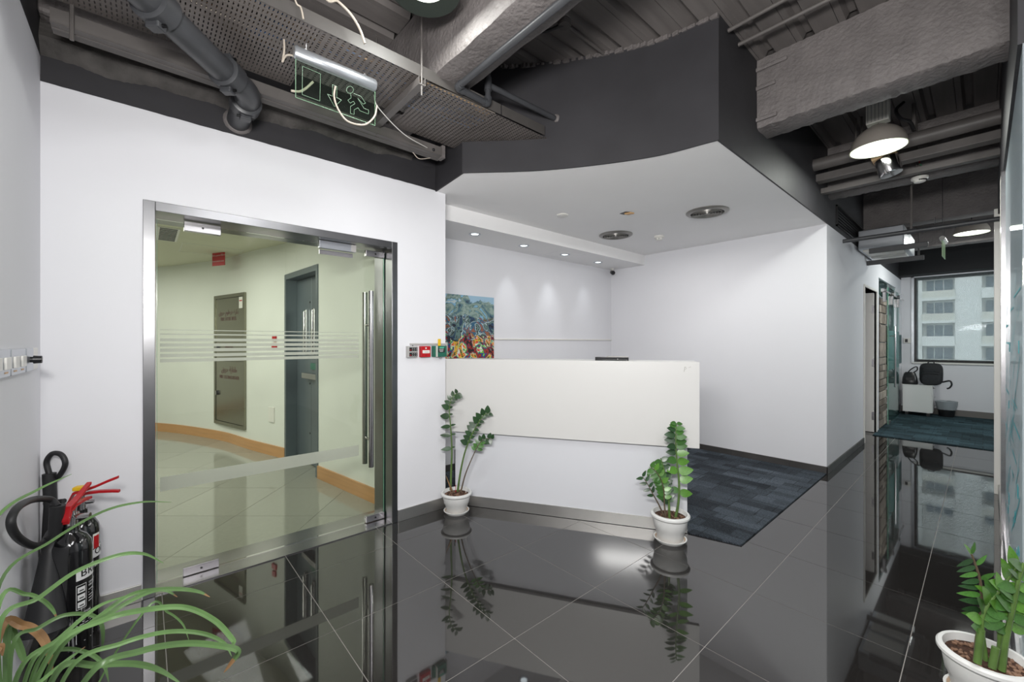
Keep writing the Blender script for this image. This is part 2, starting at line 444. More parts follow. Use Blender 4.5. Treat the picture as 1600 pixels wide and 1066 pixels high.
# concrete downstand at the left corner
MB().box(XL, XL+.10, YN, .22, 2.86, ZD).build('rough_patch', M['rough'], wl, bevel=.02)
wn = S('wall_near', MB().box(XJ, 4.1, YN-.12, YN, 0, 2.70), M['white'], 'white side wall at the far left of the photo')
MB().box(XJ, 4.1, YN-.12, YN, 2.70, ZD).build('painted_band', M['black'], wn)
wr = S('wall_rear', MB().box(4.0, 4.12, YN-.12, 2.7, 0, ZD), M['white'], 'white wall behind the camera')
wr2 = S('wall_rear_side', MB().box(XR+.06, 4.0, YR0, YR0+.1, 0, ZD), M['white'], 'white partition behind the glass writing wall')

# ---- alcove
S('wall_alcove_back', MB().box(XB-.12, XB, YWE-.3, YA+.12, 0, ZD), M['white'], 'white back wall of the reception alcove with the painting')
wa = S('wall_alcove_right', MB().box(XB, XC-.0, YA, YA+.12, 0, ZS+.001), M['white'], 'white wall beside the reception desk on its right')
wc = S('wall_corridor', MB().box(XC-.12, XC, YA+.12, 7.285, 0, ZS).box(XC-.12, XC, 7.285, 8.25, 2.11, ZS).box(XC-.12, XC, 8.25, 8.48, 0, ZS)
  .box(XC-.12, XC, 8.48, 10.4, 2.36, ZS).box(XC-.12, XC, 10.4, YF, 0, ZS), M['white'], 'pale grey corridor wall leading to the window')
MB().box(XC-.12, XC, YA, YF, ZS, ZD).build('painted_band', M['black'], wc)
# louvre grille in the black band
lg = thing('louvre_grille', (XC, 5.9, 2.62), 'black louvred air grille on the black band above the corridor wall', 'air grille')
gr0, gr1 = at(1306, 330, 'x', XC), at(1348, 366, 'x', XC)
gy_a, gy_b, gz_a, gz_b = gr0.y, gr1.y, 2.63, 2.86
MB().box(XC, XC+.015, gy_a, gy_b, gz_a, gz_a+.015).box(XC, XC+.015, gy_a, gy_b, gz_b-.015, gz_b).box(XC, XC+.015, gy_a, gy_a+.02, gz_a, gz_b).box(XC, XC+.015, gy_b-.02, gy_b, gz_a, gz_b).build('frame', M['blk'], lg)
for k in range(6):
    z = gz_a+.03+k*.033; MB().add([(XC+.002, gy_a+.02, z+.02), (XC+.002, gy_b-.02, z+.02), (XC+.014, gy_b-.02, z), (XC+.014, gy_a+.02, z)], [(0, 1, 2, 3)]).build('slat', M['black'], lg)

# alcove ceiling with curved front edge
arc = [p.to_2d() for p in spline([(-2.483, 1.727, 0), (-2.033, 2.152, 0), (-1.475, 2.495, 0), (XC, 2.60, 0)], 12)]
poly = [(XL, 1.772)]+[tuple(p) for p in arc]+[(XC, YA), (XB, YA), (XB, YWE-.02), (XL, YWE-.02)]
ca = S('ceiling_alcove', MB().prism([tuple(p) for p in poly], ZS, ZS+.03), M['white_ceiling'], 'white dropped ceiling over the reception desk with curved front')
# fascia above it
mb = MB(); fp = [Vector((XL, 1.772))]+arc+[Vector((XC, YA))]
off = .03
vs = []; fs = []; nfp = len(fp)
for i, p in enumerate(fp):
    t = (fp[min(i+1, nfp-1)]-fp[max(i-1, 0)]).normalized(); q = Vector((p.x+t.y*.012, p.y-t.x*.012)) if 0 < i < nfp-1 else Vector((p.x, p.y-.012)) if i == 0 else Vector((p.x+.012, p.y))
    if i == nfp-2: q = Vector((p.x+.012, p.y-.012))
    vs += [(q.x, q.y, ZS-.0015), (q.x, q.y, ZD), (p.x, p.y, ZD), (p.x, p.y, ZS-.0015)]
for i in range(nfp-1):
    a, b = 4*i, 4*i+4
    for k in range(4): fs.append((a+k, a+(k+1) % 4, b+(k+1) % 4, b+k))
mb.add(vs, fs)
fa = mb.build('wall_fascia', M['black'], kind='structure', label='curved charcoal bulkhead above the reception desk', smooth=True)
# ragged top edge: plaster crumbs along the deck
mb = MB()
for i in range(len(arc)-1):
    for k in range(3):
        p = arc[i].lerp(arc[i+1], random.random()); s_ = .008+random.random()*.014
        mb.box(p.x-s_, p.x+s_, p.y-s_-.006, p.y+.004, ZD-s_*1.3, ZD)
mb.build('plaster_crumbs', M['rough'], fa, bevel=.003, kind='stuff')
# dropped bulkhead with downlights
bz, bx = 2.443, -3.148
bh = S('trim_1', MB().box(XB, bx, YWE, YA, bz, ZS), M['white_ceiling'], 'white dropped bulkhead with four downlights along the alcove wall')
dl0 = None
dlp = [at(742, 366, 'z', bz), at(818.5, 384, 'z', bz), at(882.5, 398, 'z', bz), at(934.5, 410, 'z', bz)]
ordn = ['nearest the door wall, leftmost of four', 'second from the left of four', 'third from left, in a square panel', 'rightmost, nearest the security camera']
for k, p in enumerate(dlp):
    d = thing('downlight', p, 'small round recessed downlight in the white bulkhead, '+ordn[k], 'downlight', 'downlights in the alcove bulkhead')
    Mx = Matrix.Translation(p)
    MB().lathe([(.062, 0), (.062, -.004), (.05, -.006), (.042, -.002), (.036, .0)], 24, Mx).build('ring', M['alu'], d, smooth=True)
    MB().disc(.036, -.0012, 20, Mx, up=False).build('lens', M['down_glow'], d)
    l = bpy.data.lights.new('spot', 'SPOT'); l.energy = [1, 6, 7, 4][k]; l.spot_size = math.radians(48); l.spot_blend = 1; l.shadow_soft_size = .05; l.color = (.92, .97, 1)
    o = bpy.data.objects.new('downlight_bulb', l); C.objects.link(o); o.parent = d; o.location = (0, 0, -.012)
    o.rotation_euler = (Vector((XB-.15, p.y, bz-1.05))-p).to_track_quat('-Z', 'Y').to_euler()
p = dlp[2]; mb = MB()
for a, b in (((-.17, -.2), (.17, -.2)), ((.17, -.2), (.17, .2)), ((.17, .2), (-.17, .2)), ((-.17, .2), (-.17, -.2))):
    mb.tube([(p.x+a[0], p.y+a[1], bz), (p.x+b[0], p.y+b[1], bz)], .002, 4)
mb.build('access_panel_edge', M['white'], bh)

# ---- alcove ceiling fittings
M['diff'] = mat('grey_diffuser_metal', (132, 130, 126), .35, metal=.5)
def diffuser(px, py, label):
    p = at(px, py, 'z', ZS); d = thing('air_diffuser', p, label, 'air vent', 'round air diffusers in the alcove ceiling')
    Mx = Matrix.Translation(p)
    MB().lathe([(.185, 0), (.185, -.006), (.17, -.016), (.145, -.018), (.14, 0)], 40, Mx).build('rim', M['diff'], d, smooth=True)
    for k in range(5):
        r = .128-k*.024
        MB().lathe([(r, -.003), (r-.004, -.024), (r-.010, -.016), (r-.013, -.003)], 36, Mx).build('ring', M['diff'], d, smooth=True)
    MB().disc(.14, -.0008, 32, Mx, up=False).build('backing', M['blk'], d)
    MB().lathe([(.026, -.004), (.022, -.02), (.0001, -.024)], 20, Mx).build('hub', M['diff'], d, smooth=True)
diffuser(962, 367, 'round grey ceiling diffuser further back, nearer the alcove corner')
diffuser(1105, 331, 'round grey ceiling diffuser nearer the corridor corner')
p = at(879, 336, 'z', ZS)
MB().lathe([(.055, 0), (.055, -.008), (.045, -.012), (.0001, -.012)], 24, Matrix.Translation(p)).build('ceiling_speaker', M['wplastic'], smooth=True, label='flat white blank disc on the alcove ceiling', cat='cover plate')
p = at(1030, 369, 'z', ZS); d = thing('smoke_detector', p, 'small white smoke detector on the alcove ceiling near the corner', 'smoke detector')
MB().lathe([(.055, 0), (.055, -.018), (.05, -.022), (.0001, -.022)], 24, Matrix.Translation(p)).build('base', M['wplastic'], d, smooth=True)
MB().lathe([(.04, -.022), (.038, -.044), (.03, -.05), (.0001, -.05)], 24, Matrix.Translation(p)).build('sensor_head', M['wplastic'], d, smooth=True)
MB().box(p.x-.02, p.x+.02, p.y-.032, p.y-.036, p.z-.04, p.z-.03).build('vent_slot', M['blk'], d)
p = at(978, 333, 'z', ZS); d = thing('ceiling_hole', p, 'torn hole in the alcove ceiling with bare tan board showing', 'hole')
MB().prism([(p.x-.05, p.y-.03), (p.x+.02, p.y-.045), (p.x+.05, p.y), (p.x+.03, p.y+.04), (p.x-.04, p.y+.03)], p.z-.002, p.z).build('dark_opening', M['blk'], d)
MB().prism([(p.x-.01, p.y-.01), (p.x+.05, p.y+.0), (p.x+.06, p.y+.045), (p.x+.0, p.y+.04)], p.z-.012, p.z-.002).build('torn_board', M['cable_tan'], d)
# security camera
p = at(959, 424, 'z', bz); p = Vector((XB+.09, YA-.10, bz)); d = thing('security_camera', p, 'small black security camera on a white bracket in the alcove corner', 'camera')
MB().lathe([(.03, 0), (.03, -.012), (.012, -.016), (.012, -.04)], 16, Matrix.Translation(p)).build('bracket', M['wplastic'], d, smooth=True)
dr = (Vector((0, 1.5, 1.4))-p).normalized()
MB().tube([p+Vector((0, 0, -.055))-dr*.03, p+Vector((0, 0, -.06))+dr*.07], [.028, .03], 14).build('body', M['blk'], d, smooth=True)
MB().tube([p+Vector((0, 0, -.06))+dr*.071, p+Vector((0, 0, -.06))+dr*.075], [.018, .014], 14).build('lens', M['gloss_black'], d, smooth=True)

# ---- skirtings
def skirt(name, mb, m, label): return S(name, mb, m, label, bevel=.002)
skirt('baseboard_left', MB().box(XL, XL+.012, 1.432, YWE, 0, .088).box(XL, XL+.012, YN, -.012, 0, .088), M['dsteel'], 'brushed steel skirting along the door wall')
skirt('baseboard_near', MB().box(XL+.012, 4, YN, YN+.012, 0, .088), M['dsteel'], 'steel skirting along the near side wall')
ba = skirt('baseboard_alcove', MB().box(XB+.012, XB+.5, YA-.012, YA, 0, .075), mat('dark_skirting', (70, 68, 67), .4, noise=(5, .15)), 'dark grey tile skirting along the alcove walls')
bm_ = ba.data.materials[0]
x = XB+.512
while x < XC-.001:
    x2 = min(x+.6, XC+.012); MB().box(x+.001, x2-.001, YA-.012, YA, 0, .075).build('skirting_tile', bm_, ba, bevel=.0015); x = x2
y = YWE
while y < YA-.013:
    y2 = min(y+.6, YA-.013); MB().box(XB, XB+.012, y+.001, y2-.001, 0, .075).build('skirting_tile', bm_, ba); y = y2
bc = skirt('baseboard_corridor', MB().box(XC, XC+.012, YA-.012, YA+.3, 0, .075), bm_, 'dark tile skirting along the corridor wall')
y = YA+.3
while y < 7.24:
    y2 = min(y+.6, 7.24); MB().box(XC, XC+.012, y+.001, y2-.001, 0, .075).build('skirting_tile', bm_, bc, bevel=.0015); y = y2
skirt('baseboard_far', MB().box(XC, 1.5, YF-.014, YF, .003, .12), mat('brown_grey_skirting', (112, 108, 104), .5), 'grey brown skirting under the office window')

# ---- deck ceiling, beams
ce = S('ceiling', MB().box(-3.8, 4.1, YN-.12, 11.3, ZD+.055, ZD+.15), M['deck'], 'exposed charcoal metal deck ceiling')
pw = .222
beams = [.90*1.357+k*1.48*1.357 for k in range(5)]
bw = .232
ys = [YN]+[v for b in beams for v in (b, b+bw)]+[YF]
meshes = {}
x = -3.7
cols = []
while x < 4.0: cols.append(x); x += pw
for bi in range(0, len(ys), 2):
    y0, y1 = ys[bi], ys[bi+1]
    if y1-y0 < .05: continue
    for x in cols:
        if y0 > 2.7 and (x+pw > 1.5): continue
        if x < XC-.25 and y0 > 3.4: continue
        L_ = round(y1-y0, 3)
        if L_ not in meshes:
            prof = [(.0015, 0), (.035, 0), (.052, .035), (.085, .035), (.10, 0), (pw-.0015, 0), (pw-.0015, .05), (.0015, .05)]
            mb = MB(); n = len(prof); vs = [(a, yy, c) for yy in (0, L_) for a, c in prof]
            mb.add(vs, [tuple(range(n)), tuple(range(n, 2*n))[::-1]]+[(i, n+i, n+(i+1) % n, (i+1) % n) for i in range(n)])
            o = mb.build('deck_panel', M['deck'], ce, world=False); meshes[L_] = o.data
            o.matrix_basis = wmat(ce).inverted() @ Matrix.Translation((x, y0, ZD))
        else: inst('deck_panel', meshes[L_], Matrix.Translation((x, y0, ZD)), ce)
zb = 2.857
bl = ['nearest sprayed charcoal beam, running over the cable tray', 'large sprayed charcoal beam between the curved bulkhead and the corridor', 'third charcoal beam from the camera, past the dome lamp', 'smooth black beam above the corridor rod', 'farthest charcoal beam, before the office window']
for k, y in enumerate(beams):
    x0 = XL if k == 0 else XC
    x1 = 4.0 if k == 0 else (XR+.06 if y < YR1 else 1.5)
    # slightly uneven sprayed surface: subdivided box
    nx = 60 if k < 3 else 20; mb = MB(); vs = []; fs = []
    prof = [(0, ZD), (0, (ZD+zb)/2), (0, zb+.03), (.006, zb+.008), (.03, zb), (bw/2, zb), (bw-.03, zb), (bw-.006, zb+.008), (bw, zb+.03), (bw, ZD)]
    rr = random.Random(k)
    for i in range(nx+1):
        xx = x0+(x1-x0)*i/nx
        for a, c in prof: vs.append((xx, y+a+rr.uniform(-.004, .004), c+(rr.uniform(-.005, .005) if c < ZD else 0)))
    n = len(prof)
    for i in range(nx):
        for j in range(n-1): fs.append((i*n+j, i*n+j+1, (i+1)*n+j+1, (i+1)*n+j))
    fs.append(tuple(range(n))[::-1]); fs.append(tuple(nx*n+j for j in range(n)))
    mb.add(vs, fs).build('beam', M['rough'] if k != 3 else M['rough'], kind='structure', label=bl[k], smooth=True)
# plates on the second beam
sb = thing('beam_stiffener', (XC+.06, beams[1], zb+.1), 'two short sprayed ledges on the large beam beside the bulkhead', 'ledge')
for z, w_ in ((2.90, .14), (3.12, .13), (3.25, .2)):
    MB().box(XC, XC+w_, beams[1]-.022, beams[1]-.002, z, z+.028).build('ledge', M['rough'], sb, bevel=.008)
# dark trunking just above alcove right wall corner face etc.
S('beam_far_bulkhead', MB().box(XC, 1.5, YF-.35, YF, 2.62, ZD), mat('flat_black', (24, 24, 27), .7), 'black bulkhead above the office window', )

# ---- right side: glass writing partition
gw = thing('glass_partition', (XR, 4.0, 0), 'frosted glass partition with teal line graphics along the right edge', 'partition')
frg = glass_mat('partition_glass', (240, 248, 248), 1.0, .02, .6, (226, 236, 240))
MB().box(XR, XR+.012, YR0, 4.3, .1, 2.50).build('glass_pane', frg, gw)
MB().box(XR+.05, XR+.06, YR0, 4.3, .0, 2.6).build('backing_panel', M['white'], gw)
MB().box(XR-.012, XR+.03, YR0, 4.3, 0, .1).build('steel_base', M['steel'], gw, bevel=.002)
MB().box(XR-.02, XR+.06, 4.3, 4.36, 0, 2.5).build('edge_channel', M['steel'], gw)
rr = random.Random(3)
for k in range(60):
    y0 = rr.uniform(2.6, 4.0); L_ = rr.uniform(.12, .6); z0 = rr.uniform(.25, 1.75); dz = L_*rr.choice([-.8, -.5, -.45, .0])
    tt = rr.uniform(.002, .007)
    MB().add([(XR-.0015, y0, z0), (XR-.0015, min(y0+L_, 4.28), z0+dz), (XR-.0015, min(y0+L_, 4.28), z0+dz+tt*2), (XR-.0015, y0, z0+tt*2)], [(0, 1, 2, 3)]).build('teal_line', M['teal'], gw)
for k in range(9):
    y0 = rr.uniform(2.7, 4.1); z0 = rr.uniform(.3, 1.5)
    MB().box(XR-.0018, XR-.0006, y0, y0+rr.uniform(.03, .08), z0, z0+rr.uniform(.02, .06)).build('teal_block', M['teal'], gw)
wrt = S('wall_right', MB().box(XR, XR+.1, 4.36, YR1, 0, 2.5), M['white'], 'white wall end beyond the glass partition')
MB().box(XR-.012, XR+.1, YR0, YR1, 2.5, ZD).build('painted_band', M['black'], wrt)
S('trim_2', MB().box(XR-.02, XR, 4.40, 4.56, 0, 2.5).box(XR-.035, XR+.1, YR1, YR1+.05, 0, 2.55), M['wplastic'], 'glossy white door frame at the end of the glass partition', bevel=.004)
S('baseboard_right', MB().box(XR-.012, XR, 4.56, YR1, 0, .09), M['dsteel'], 'steel skirting at the end of the right wall')
S('wall_office_right', MB().box(1.5, 1.6, YR1, YF+.12, 0, ZD), M['white'], 'white right wall of the office end')
S('wall_office_back', MB().box(XR+.1, 1.5, YR1-.1, YR1, 0, ZD), M['white'], 'white return wall of the office end')

# ---- far wall with window
wx0, wx1 = at(1428, 500, 'y', YF).x, .62
wz0, wz1 = .98, 2.60
wf = S('wall_far', MB().box(XC-.12, wx0, YF, YF+.2, 0, ZD).box(wx0, wx1, YF, YF+.2, 0, wz0).box(wx0, wx1, YF, YF+.2, wz1, ZD).box(wx1, 1.6, YF, YF+.2, 0, ZD), M['white'], 'white far wall around the office window')
wi = S('window_1', MB().box(wx0, wx0+.05, YF+.06, YF+.12, wz0, wz1).box(wx1-.05, wx1, YF+.06, YF+.12, wz0, wz1).box(wx0+.05, wx1-.05, YF+.06, YF+.12, wz1-.05, wz1).box(wx0+.05, wx1-.05, YF+.06, YF+.12, wz0, wz0+.05), M['blk'], 'large office window with a building outside')
MB().box(wx0+.05, wx1-.05, YF+.085, YF+.095, wz0+.05, wz1-.05).build('pane', glass_mat('window_glass', (245, 247, 247), .5), wi)
MB().box(wx0-.02, wx1, YF-.03, YF+.06, wz0-.03, wz0).build('sill', M['wplastic'], wi, bevel=.004)
MB().box(wx0-.035, wx0, YF-.015, YF+.02, wz0-.02, wz1+.03).box(wx0-.035, wx1, YF-.015, YF+.02, wz1, wz1+.035).build('trim', M['alu'], wi)
bd = thing('roller_blind', (0, YF+.03, wz1), 'sheer dark roller blind drawn over the office window', 'blind')
MB().box(wx0+.03, wx1-.03, YF+.03, YF+.032, wz0+.03, wz1).build('sheer_fabric', glass_mat('sheer_screen', (212, 214, 215), .0, .5, .24, (200, 208, 208)), bd)
MB().tube([(wx0+.03, YF+.03, wz0+.035), (wx1-.03, YF+.03, wz0+.035)], .009, 8).build('bottom_bar', M['blk'], bd, smooth=True)

# ---- door wall: steel frame and glass door
d1 = S('door_1', MB().box(XJ, XL+.008, -.007, .043, 0, 2.11).box(XJ, XL+.008, 1.386, 1.43, 0, 2.11).box(XJ, XL+.008, .043, 1.386, 2.06, 2.11), M['fsteel'], 'brushed steel frame of the glass entrance door', bevel=.002)
MB().box(XJ, XL+.004, .043, 1.386, 0, .006).build('threshold', M['steel'], d1)
GX = -3.055
MB().box(GX-.012, GX-.008, 1.378, 1.386, .006, 2.06).build('door_stop', M['blk'], d1)
gd = thing('glass_door', (GX, .72, 0), 'wide clear glass entrance door with frosted stripes and long steel handles', 'door')
MB().box(GX-.006, GX+.006, .052, 1.378, .012, 2.045).build('glass_pane', M['glass'], gd)
MB().box(GX-.0062, GX+.0062, .050, .052, .012, 2.045).box(GX-.0062, GX+.0062, 1.378, 1.380, .012, 2.045).build('glass_edge', M['edge_green'], gd)
zz = [at(250, q, 'x', GX).z for q in (515, 521.5, 529, 537, 545, 553.5, 561.5)]
xs0, xs1 = at(250, 500, 'x', GX).y, at(560, 500, 'x', GX).y
hs = [.004, .007, .016, .017, .018, .018, .018]
for z, h_ in zip(zz, hs): MB().box(GX+.0064, GX+.007, xs0, xs1, z-h_, z+.001).build('frosted_stripe', M['frost'], gd)
a0, a1 = at(250, 746, 'x', GX), at(250, 768, 'x', GX)
MB().box(GX+.0064, GX+.007, xs0, xs1, a1.z, a0.z).build('frosted_stripe', M['frost'], gd)
def patch(y0, y1, z0, z1, nm='patch_fitting'):
    o = MB().box(GX-.018, GX+.018, y0, y1, z0, z1).build(nm, M['steel'], gd, bevel=.002)
    MB().tube([(GX+.0185, (y0+y1)/2, (z0+z1)/2), (GX+.0192, (y0+y1)/2, (z0+z1)/2)], .006, 10).build('screw_cap', M['blk'], o)
patch(.17, .345, 2.0, 2.055)
patch(.165, .335, .010, .058)
patch(1.235, 1.378, 2.0, 2.045)
patch(1.235, 1.378, .010, .058)
ml = thing('magnetic_lock', (GX+.05, 1.05, 2.0), 'silver magnetic door lock at the top of the glass door', 'door lock')
q0, q1 = at(499, 378, 'x', GX+.05).y, at(556, 385, 'x', GX+.05).y
MB().box(GX+.02, GX+.055, q0, q1, 2.005, 2.058).build('magnet_body', M['alu'], ml, bevel=.002)
MB().box(GX+.02, GX+.056, q1-.035, q1, 2.007, 2.056).build('end_cap', M['gplastic'], ml)
MB().box(GX+.006, GX+.018, q0+.01, q1-.01, 1.97, 2.0).build('armature_plate', M['steel'], ml)
hy = at(580, 455, 'x', GX+.06).y
for sgn, nm, in ((1, 'outer'), (-1, 'inner')):
    z0, z1 = at(580, 730, 'x', GX+.06).z, at(580, 455, 'x', GX+.06).z
    o = MB().tube([(GX+sgn*.06, hy, z0), (GX+sgn*.06, hy, z1)], .019, 20).build('pull_handle', M['chrome'], gd, smooth=True)
    for z in (z0+.2, z1-.25):
        MB().tube([(GX+sgn*.006, hy, z), (GX+sgn*.045, hy, z)], .009, 12).build('standoff', M['chrome'], o, smooth=True)
# ================================================================ LOBBY BEYOND THE GLASS DOOR
ZL = 2.51
lf = S('floor_lobby', MB().box(-10.2, XJ, -3.1, 1.8, -.12, -.012), M['dgrout'], 'beige polished tile floor of the lift lobby behind the glass door')
wallp = [Vector(p) for p in [(-3.24, 1.47), (-3.403, 1.455), (-4.40, 1.303), (-5.382, 1.229), (-6.128, 1.011), (-7.097, .757), (-8.40, .122), (-9.3, -.8), (-9.8, -2.2), (-9.9, -3.0)]]
sm = [p.to_2d() for p in spline([(p.x, p.y, 0) for p in wallp[3:]], 6)]
tm = None; Tl = .62; c45, s45 = math.cos(math.radians(138.3)), math.sin(math.radians(138.3))
def inlobby(x, y):
    if x > XJ-.0 or y < -3.0: return False
    return True
o0 = at(244.5, 806, 'z', 0)
for i in range(-16, 17):
    for j in range(-16, 17):
        u, v = i*Tl, j*Tl; g = .0016
        sq = [(u+g, v+g), (u+Tl-g, v+g), (u+Tl-g, v+Tl-g), (u+g, v+Tl-g)]
        q = [(o0.x+a*c45-b*s45, o0.y+a*s45+b*c45) for a, b in sq]
        cx, cy = sum(p[0] for p in q)/4, sum(p[1] for p in q)/4
        if cx < -10 or cx > -2.6 or cy < -3.4 or cy > 2.0: continue
        q = clip(clip(clip(q, 0, XJ-.001, True), 1, -3.0, False), 1, 1.7, True)
        if len(q) < 3 or parea(q) < .003: continue
        if parea(q) > .38:
            Mx = Matrix.Translation((cx, cy, 0)) @ Matrix.Rotation(math.radians(138.3), 4, 'Z')
            if tm is None:
                o = MB().box(-Tl/2+g, Tl/2-g, -Tl/2+g, Tl/2-g, -.01, 0).build('tile', M['beige_tile'], lf, world=False); tm = o.data
                o.matrix_basis = wmat(lf).inverted() @ Mx
            else: inst('tile', tm, Mx, lf)
        else: MB().prism(q, -.01, 0).build('tile', M['beige_tile'], lf)
def wallstrip(pts, z0, z1, th):
    """thick strip along pts, body lying to the left (away from the lobby)"""
    vs = []; fs = []; n = len(pts)
    for i, p in enumerate(pts):
        t = (pts[min(i+1, n-1)]-pts[max(i-1, 0)]).normalized(); nn = Vector((t.y, -t.x))
        q = p+nn*th
        vs += [(p.x, p.y, z0), (p.x, p.y, z1), (q.x, q.y, z1), (q.x, q.y, z0)]
    for i in range(n-1):
        a, b = 4*i, 4*i+4
        for k in range(4): fs.append((a+k, a+(k+1) % 4, b+(k+1) % 4, b+k))
    fs += [(0, 3, 2, 1), tuple(4*(n-1)+k for k in range(4))]
    return MB().add(vs, fs)
wl_ = S('wall_lobby', wallstrip(wallp[:3], 0, ZL, .12), M['lobby'], 'cream curved wall of the lift lobby seen through the glass door')
wallstrip(sm, 0, ZL, .12).build('curved_section', M['lobby'], wl_, smooth=True)
A_, B_ = wallp[2], wallp[3]; dd_ = (B_-A_).normalized(); zdt = 2.14
MB().add([(A_.x, A_.y, zdt), (B_.x, B_.y, zdt), (B_.x, B_.y, ZL), (A_.x, A_.y, ZL)], [(0, 1, 2, 3)]).build('lintel', M['lobby'], wl_)
S('ceiling_lobby', MB().box(-10.2, XJ, -3.1, 1.8, ZL, ZL+.1), mat('lobby_ceiling_paint', (214, 214, 192), .8), 'flat cream ceiling of the lift lobby')
S('wall_lobby_rear', MB().box(-10.2, XJ, -3.15, -3.0, 0, ZL).box(XJ-.02, XJ, -3.0, YN-.12, 0, ZL), M['lobby'], 'cream rear wall of the lift lobby')
def skirtseg(pts, m, par): return wallstrip(pts, 0, .125, -.014).build('skirting_board', m, par)
bl_ = S('baseboard_lobby', wallstrip(wallp[:3], 0, .125, -.014), M['wood'], 'beech wood skirting around the curved lobby wall')
for a, b in ((0, 12), (12, 24), (24, len(sm)-1)): skirtseg(sm[a:b+1], M['wood'], bl_)
# grey double door in a recess
n2 = Vector((dd_.y, -dd_.x))        # towards the far side
def dp(s, t, z): q = A_+dd_*s+n2*t; return (q.x, q.y, z)
W_ = (B_-A_).length
Md = frame(dp(0, 0, 0), (dd_.x, dd_.y, 0), (0, 0, 1))   # local x along door leftwards, y up, z = normal
Md_sign = -1 if Vector((dd_.x, dd_.y, 0)).cross(UP).dot(Vector((n2.x, n2.y, 0))) > 0 else 1
def db(s0, s1, t0, t1, z0, z1):
    # t grows into the wall
    vs = [dp(s, t, z) for z in (z0, z1) for t in (t0, t1) for s in (s0, s1)]
    return MB().add(vs, [(0, 2, 3, 1), (4, 5, 7, 6), (0, 1, 5, 4), (2, 6, 7, 3), (0, 4, 6, 2), (1, 3, 7, 5)])
gdd = thing('double_door', dp(W_/2, 0, 0), 'grey metal double door with push bar in the lobby wall', 'door')
mb = MB()
for a in (db(0, .05, -.01, .16, 0, zdt), db(W_-.05, W_, -.01, .16, 0, zdt), db(.05, W_-.05, -.01, .16, zdt-.06, zdt)): mb.add(a.v, a.f)
mb.build('frame', M['greydoor'], gdd)
half = W_/2
lr = db(.052, half-.002, .11, .15, .01, zdt-.065).build('door_leaf', M['greydoor'], gdd, bevel=.002)
ll = db(half+.002, W_-.052, .11, .15, .01, zdt-.065).build('door_leaf', M['greydoor'], gdd, bevel=.002)
for s, par in ((half-.12, lr), (half+.12, ll)):
    db(s-.028, s+.028, .085, .108, 1.22, 1.72).build('pull_plate', M['steel'], par, bevel=.003)
    MB().tube([dp(s, .075, 1.25), dp(s, .075, 1.7)], .012, 12).build('pull_bar', M['chrome'], par, smooth=True)
db(.08, half+.12, .05, .09, .96, 1.02).build('push_bar', M['steel'], lr, bevel=.004)
db(.08, half-.02, .094, .102, 1.06, 1.13).build('green_sign_plate', M['green'], lr)
for z in (.35, .9, 1.8):
    MB().tube([dp(half+.03, .11, z), dp(half+.03, .105, z)], .01, 8).build('bolt', M['blk'], ll)
db(.05, W_-.05, .16, .17, 0, zdt).build('backing', M['greydoor'], gdd)

# hose cabinet
ca0, ca1 = Vector((-6.26, .985)), Vector((-7.13, .755))
cv = (ca1-ca0).normalized(); cn = Vector((-cv.y, cv.x));
if cn.dot(-ca0) < 0: cn = -cn                       # towards the viewer
cw = (ca1-ca0).length
def cb(s0, s1, t0, t1, z0, z1):
    vs = []
    for z in (z0, z1):
        for t in (t0, t1):
            for s in (s0, s1):
                q = ca0+cv*s+cn*t; vs.append((q.x, q.y, z))
    return MB().add(vs, [(0, 2, 3, 1), (4, 5, 7, 6), (0, 1, 5, 4), (2, 6, 7, 3), (0, 4, 6, 2), (1, 3, 7, 5)])
cz0, czm, cz1 = .23, 1.12, 2.0
hc = thing('fire_cabinet', (*((ca0+ca1)/2), cz0), 'tall steel fire hose and extinguisher cabinet with two doors in the curved lobby wall', 'cabinet')
mb = MB()
for a in (cb(0, .045, -.06, .03, cz0, cz1), cb(cw-.045, cw, -.06, .03, cz0, cz1), cb(.045, cw-.045, -.06, .03, cz1-.045, cz1), cb(.045, cw-.045, -.06, .03, cz0, cz0+.045), cb(.045, cw-.045, -.06, .03, czm-.012, czm+.012)): mb.add(a.v, a.f)
mb.build('frame', M['cab'], hc)
ud = cb(.05, cw-.05, .0, .022, czm+.016, cz1-.05).build('door', M['cab'], hc, bevel=.002)
ld = cb(.05, cw-.05, .0, .022, cz0+.05, czm-.016).build('door', M['cab'], hc, bevel=.002)
def ctext(body, s, z, size, par, m, nm='lettering', sp=1):
    q = ca0+cv*s+cn*.0235
    words(body, size, frame((q.x, q.y, z), (-cv.x, -cv.y, 0), (0, 0, 1)), nm, m, par, spacing=sp)
def ar(s): return s[::-1]
# Arabic in presentation forms, drawn right to left
AR_HOSE = '\uFE91\uFEDC\uFEAE\uFE93 \uFEA7\uFEAE\uFEC3\uFEEE\uFEE1 \uFEA3\uFEAE\uFBFE\uFED6'
AR_EXT = '\uFEC3\uFED4\uFE8E\uFBFE\uFE94 \uFEA3\uFEAE\uFEF3\uFED6'
AR_HOSE = '\uFE91\uFEDC\uFEAE\uFE93 \uFEA7\uFEAE\uFEC3\uFEEE\uFEE1 \uFEA3\uFEAE\uFEF3\uFED6'
AR_EXT = '\uFEC3\uFED4\uFE8E\uFEF3\uFE94 \uFEA3\uFEAE\uFEF3\uFED6'
AR_VALVE = '\uFEE3\uFEE8\uFEC4\uFED8\uFE94 \uFEE3\uFEA4\uFE92\uFEB2 \uFE97\uFEA4\uFEDC\uFEE2'
ctext(ar(AR_HOSE), cw/2+.02, 1.76, .085, ud, M['dark_print']); ctext('FIRE HOSE REEL', cw/2+.02, 1.67, .068, ud, M['dark_print'])
ctext('BRISTOL', cw/2, 1.30, .06, ud, M['dark_print'])
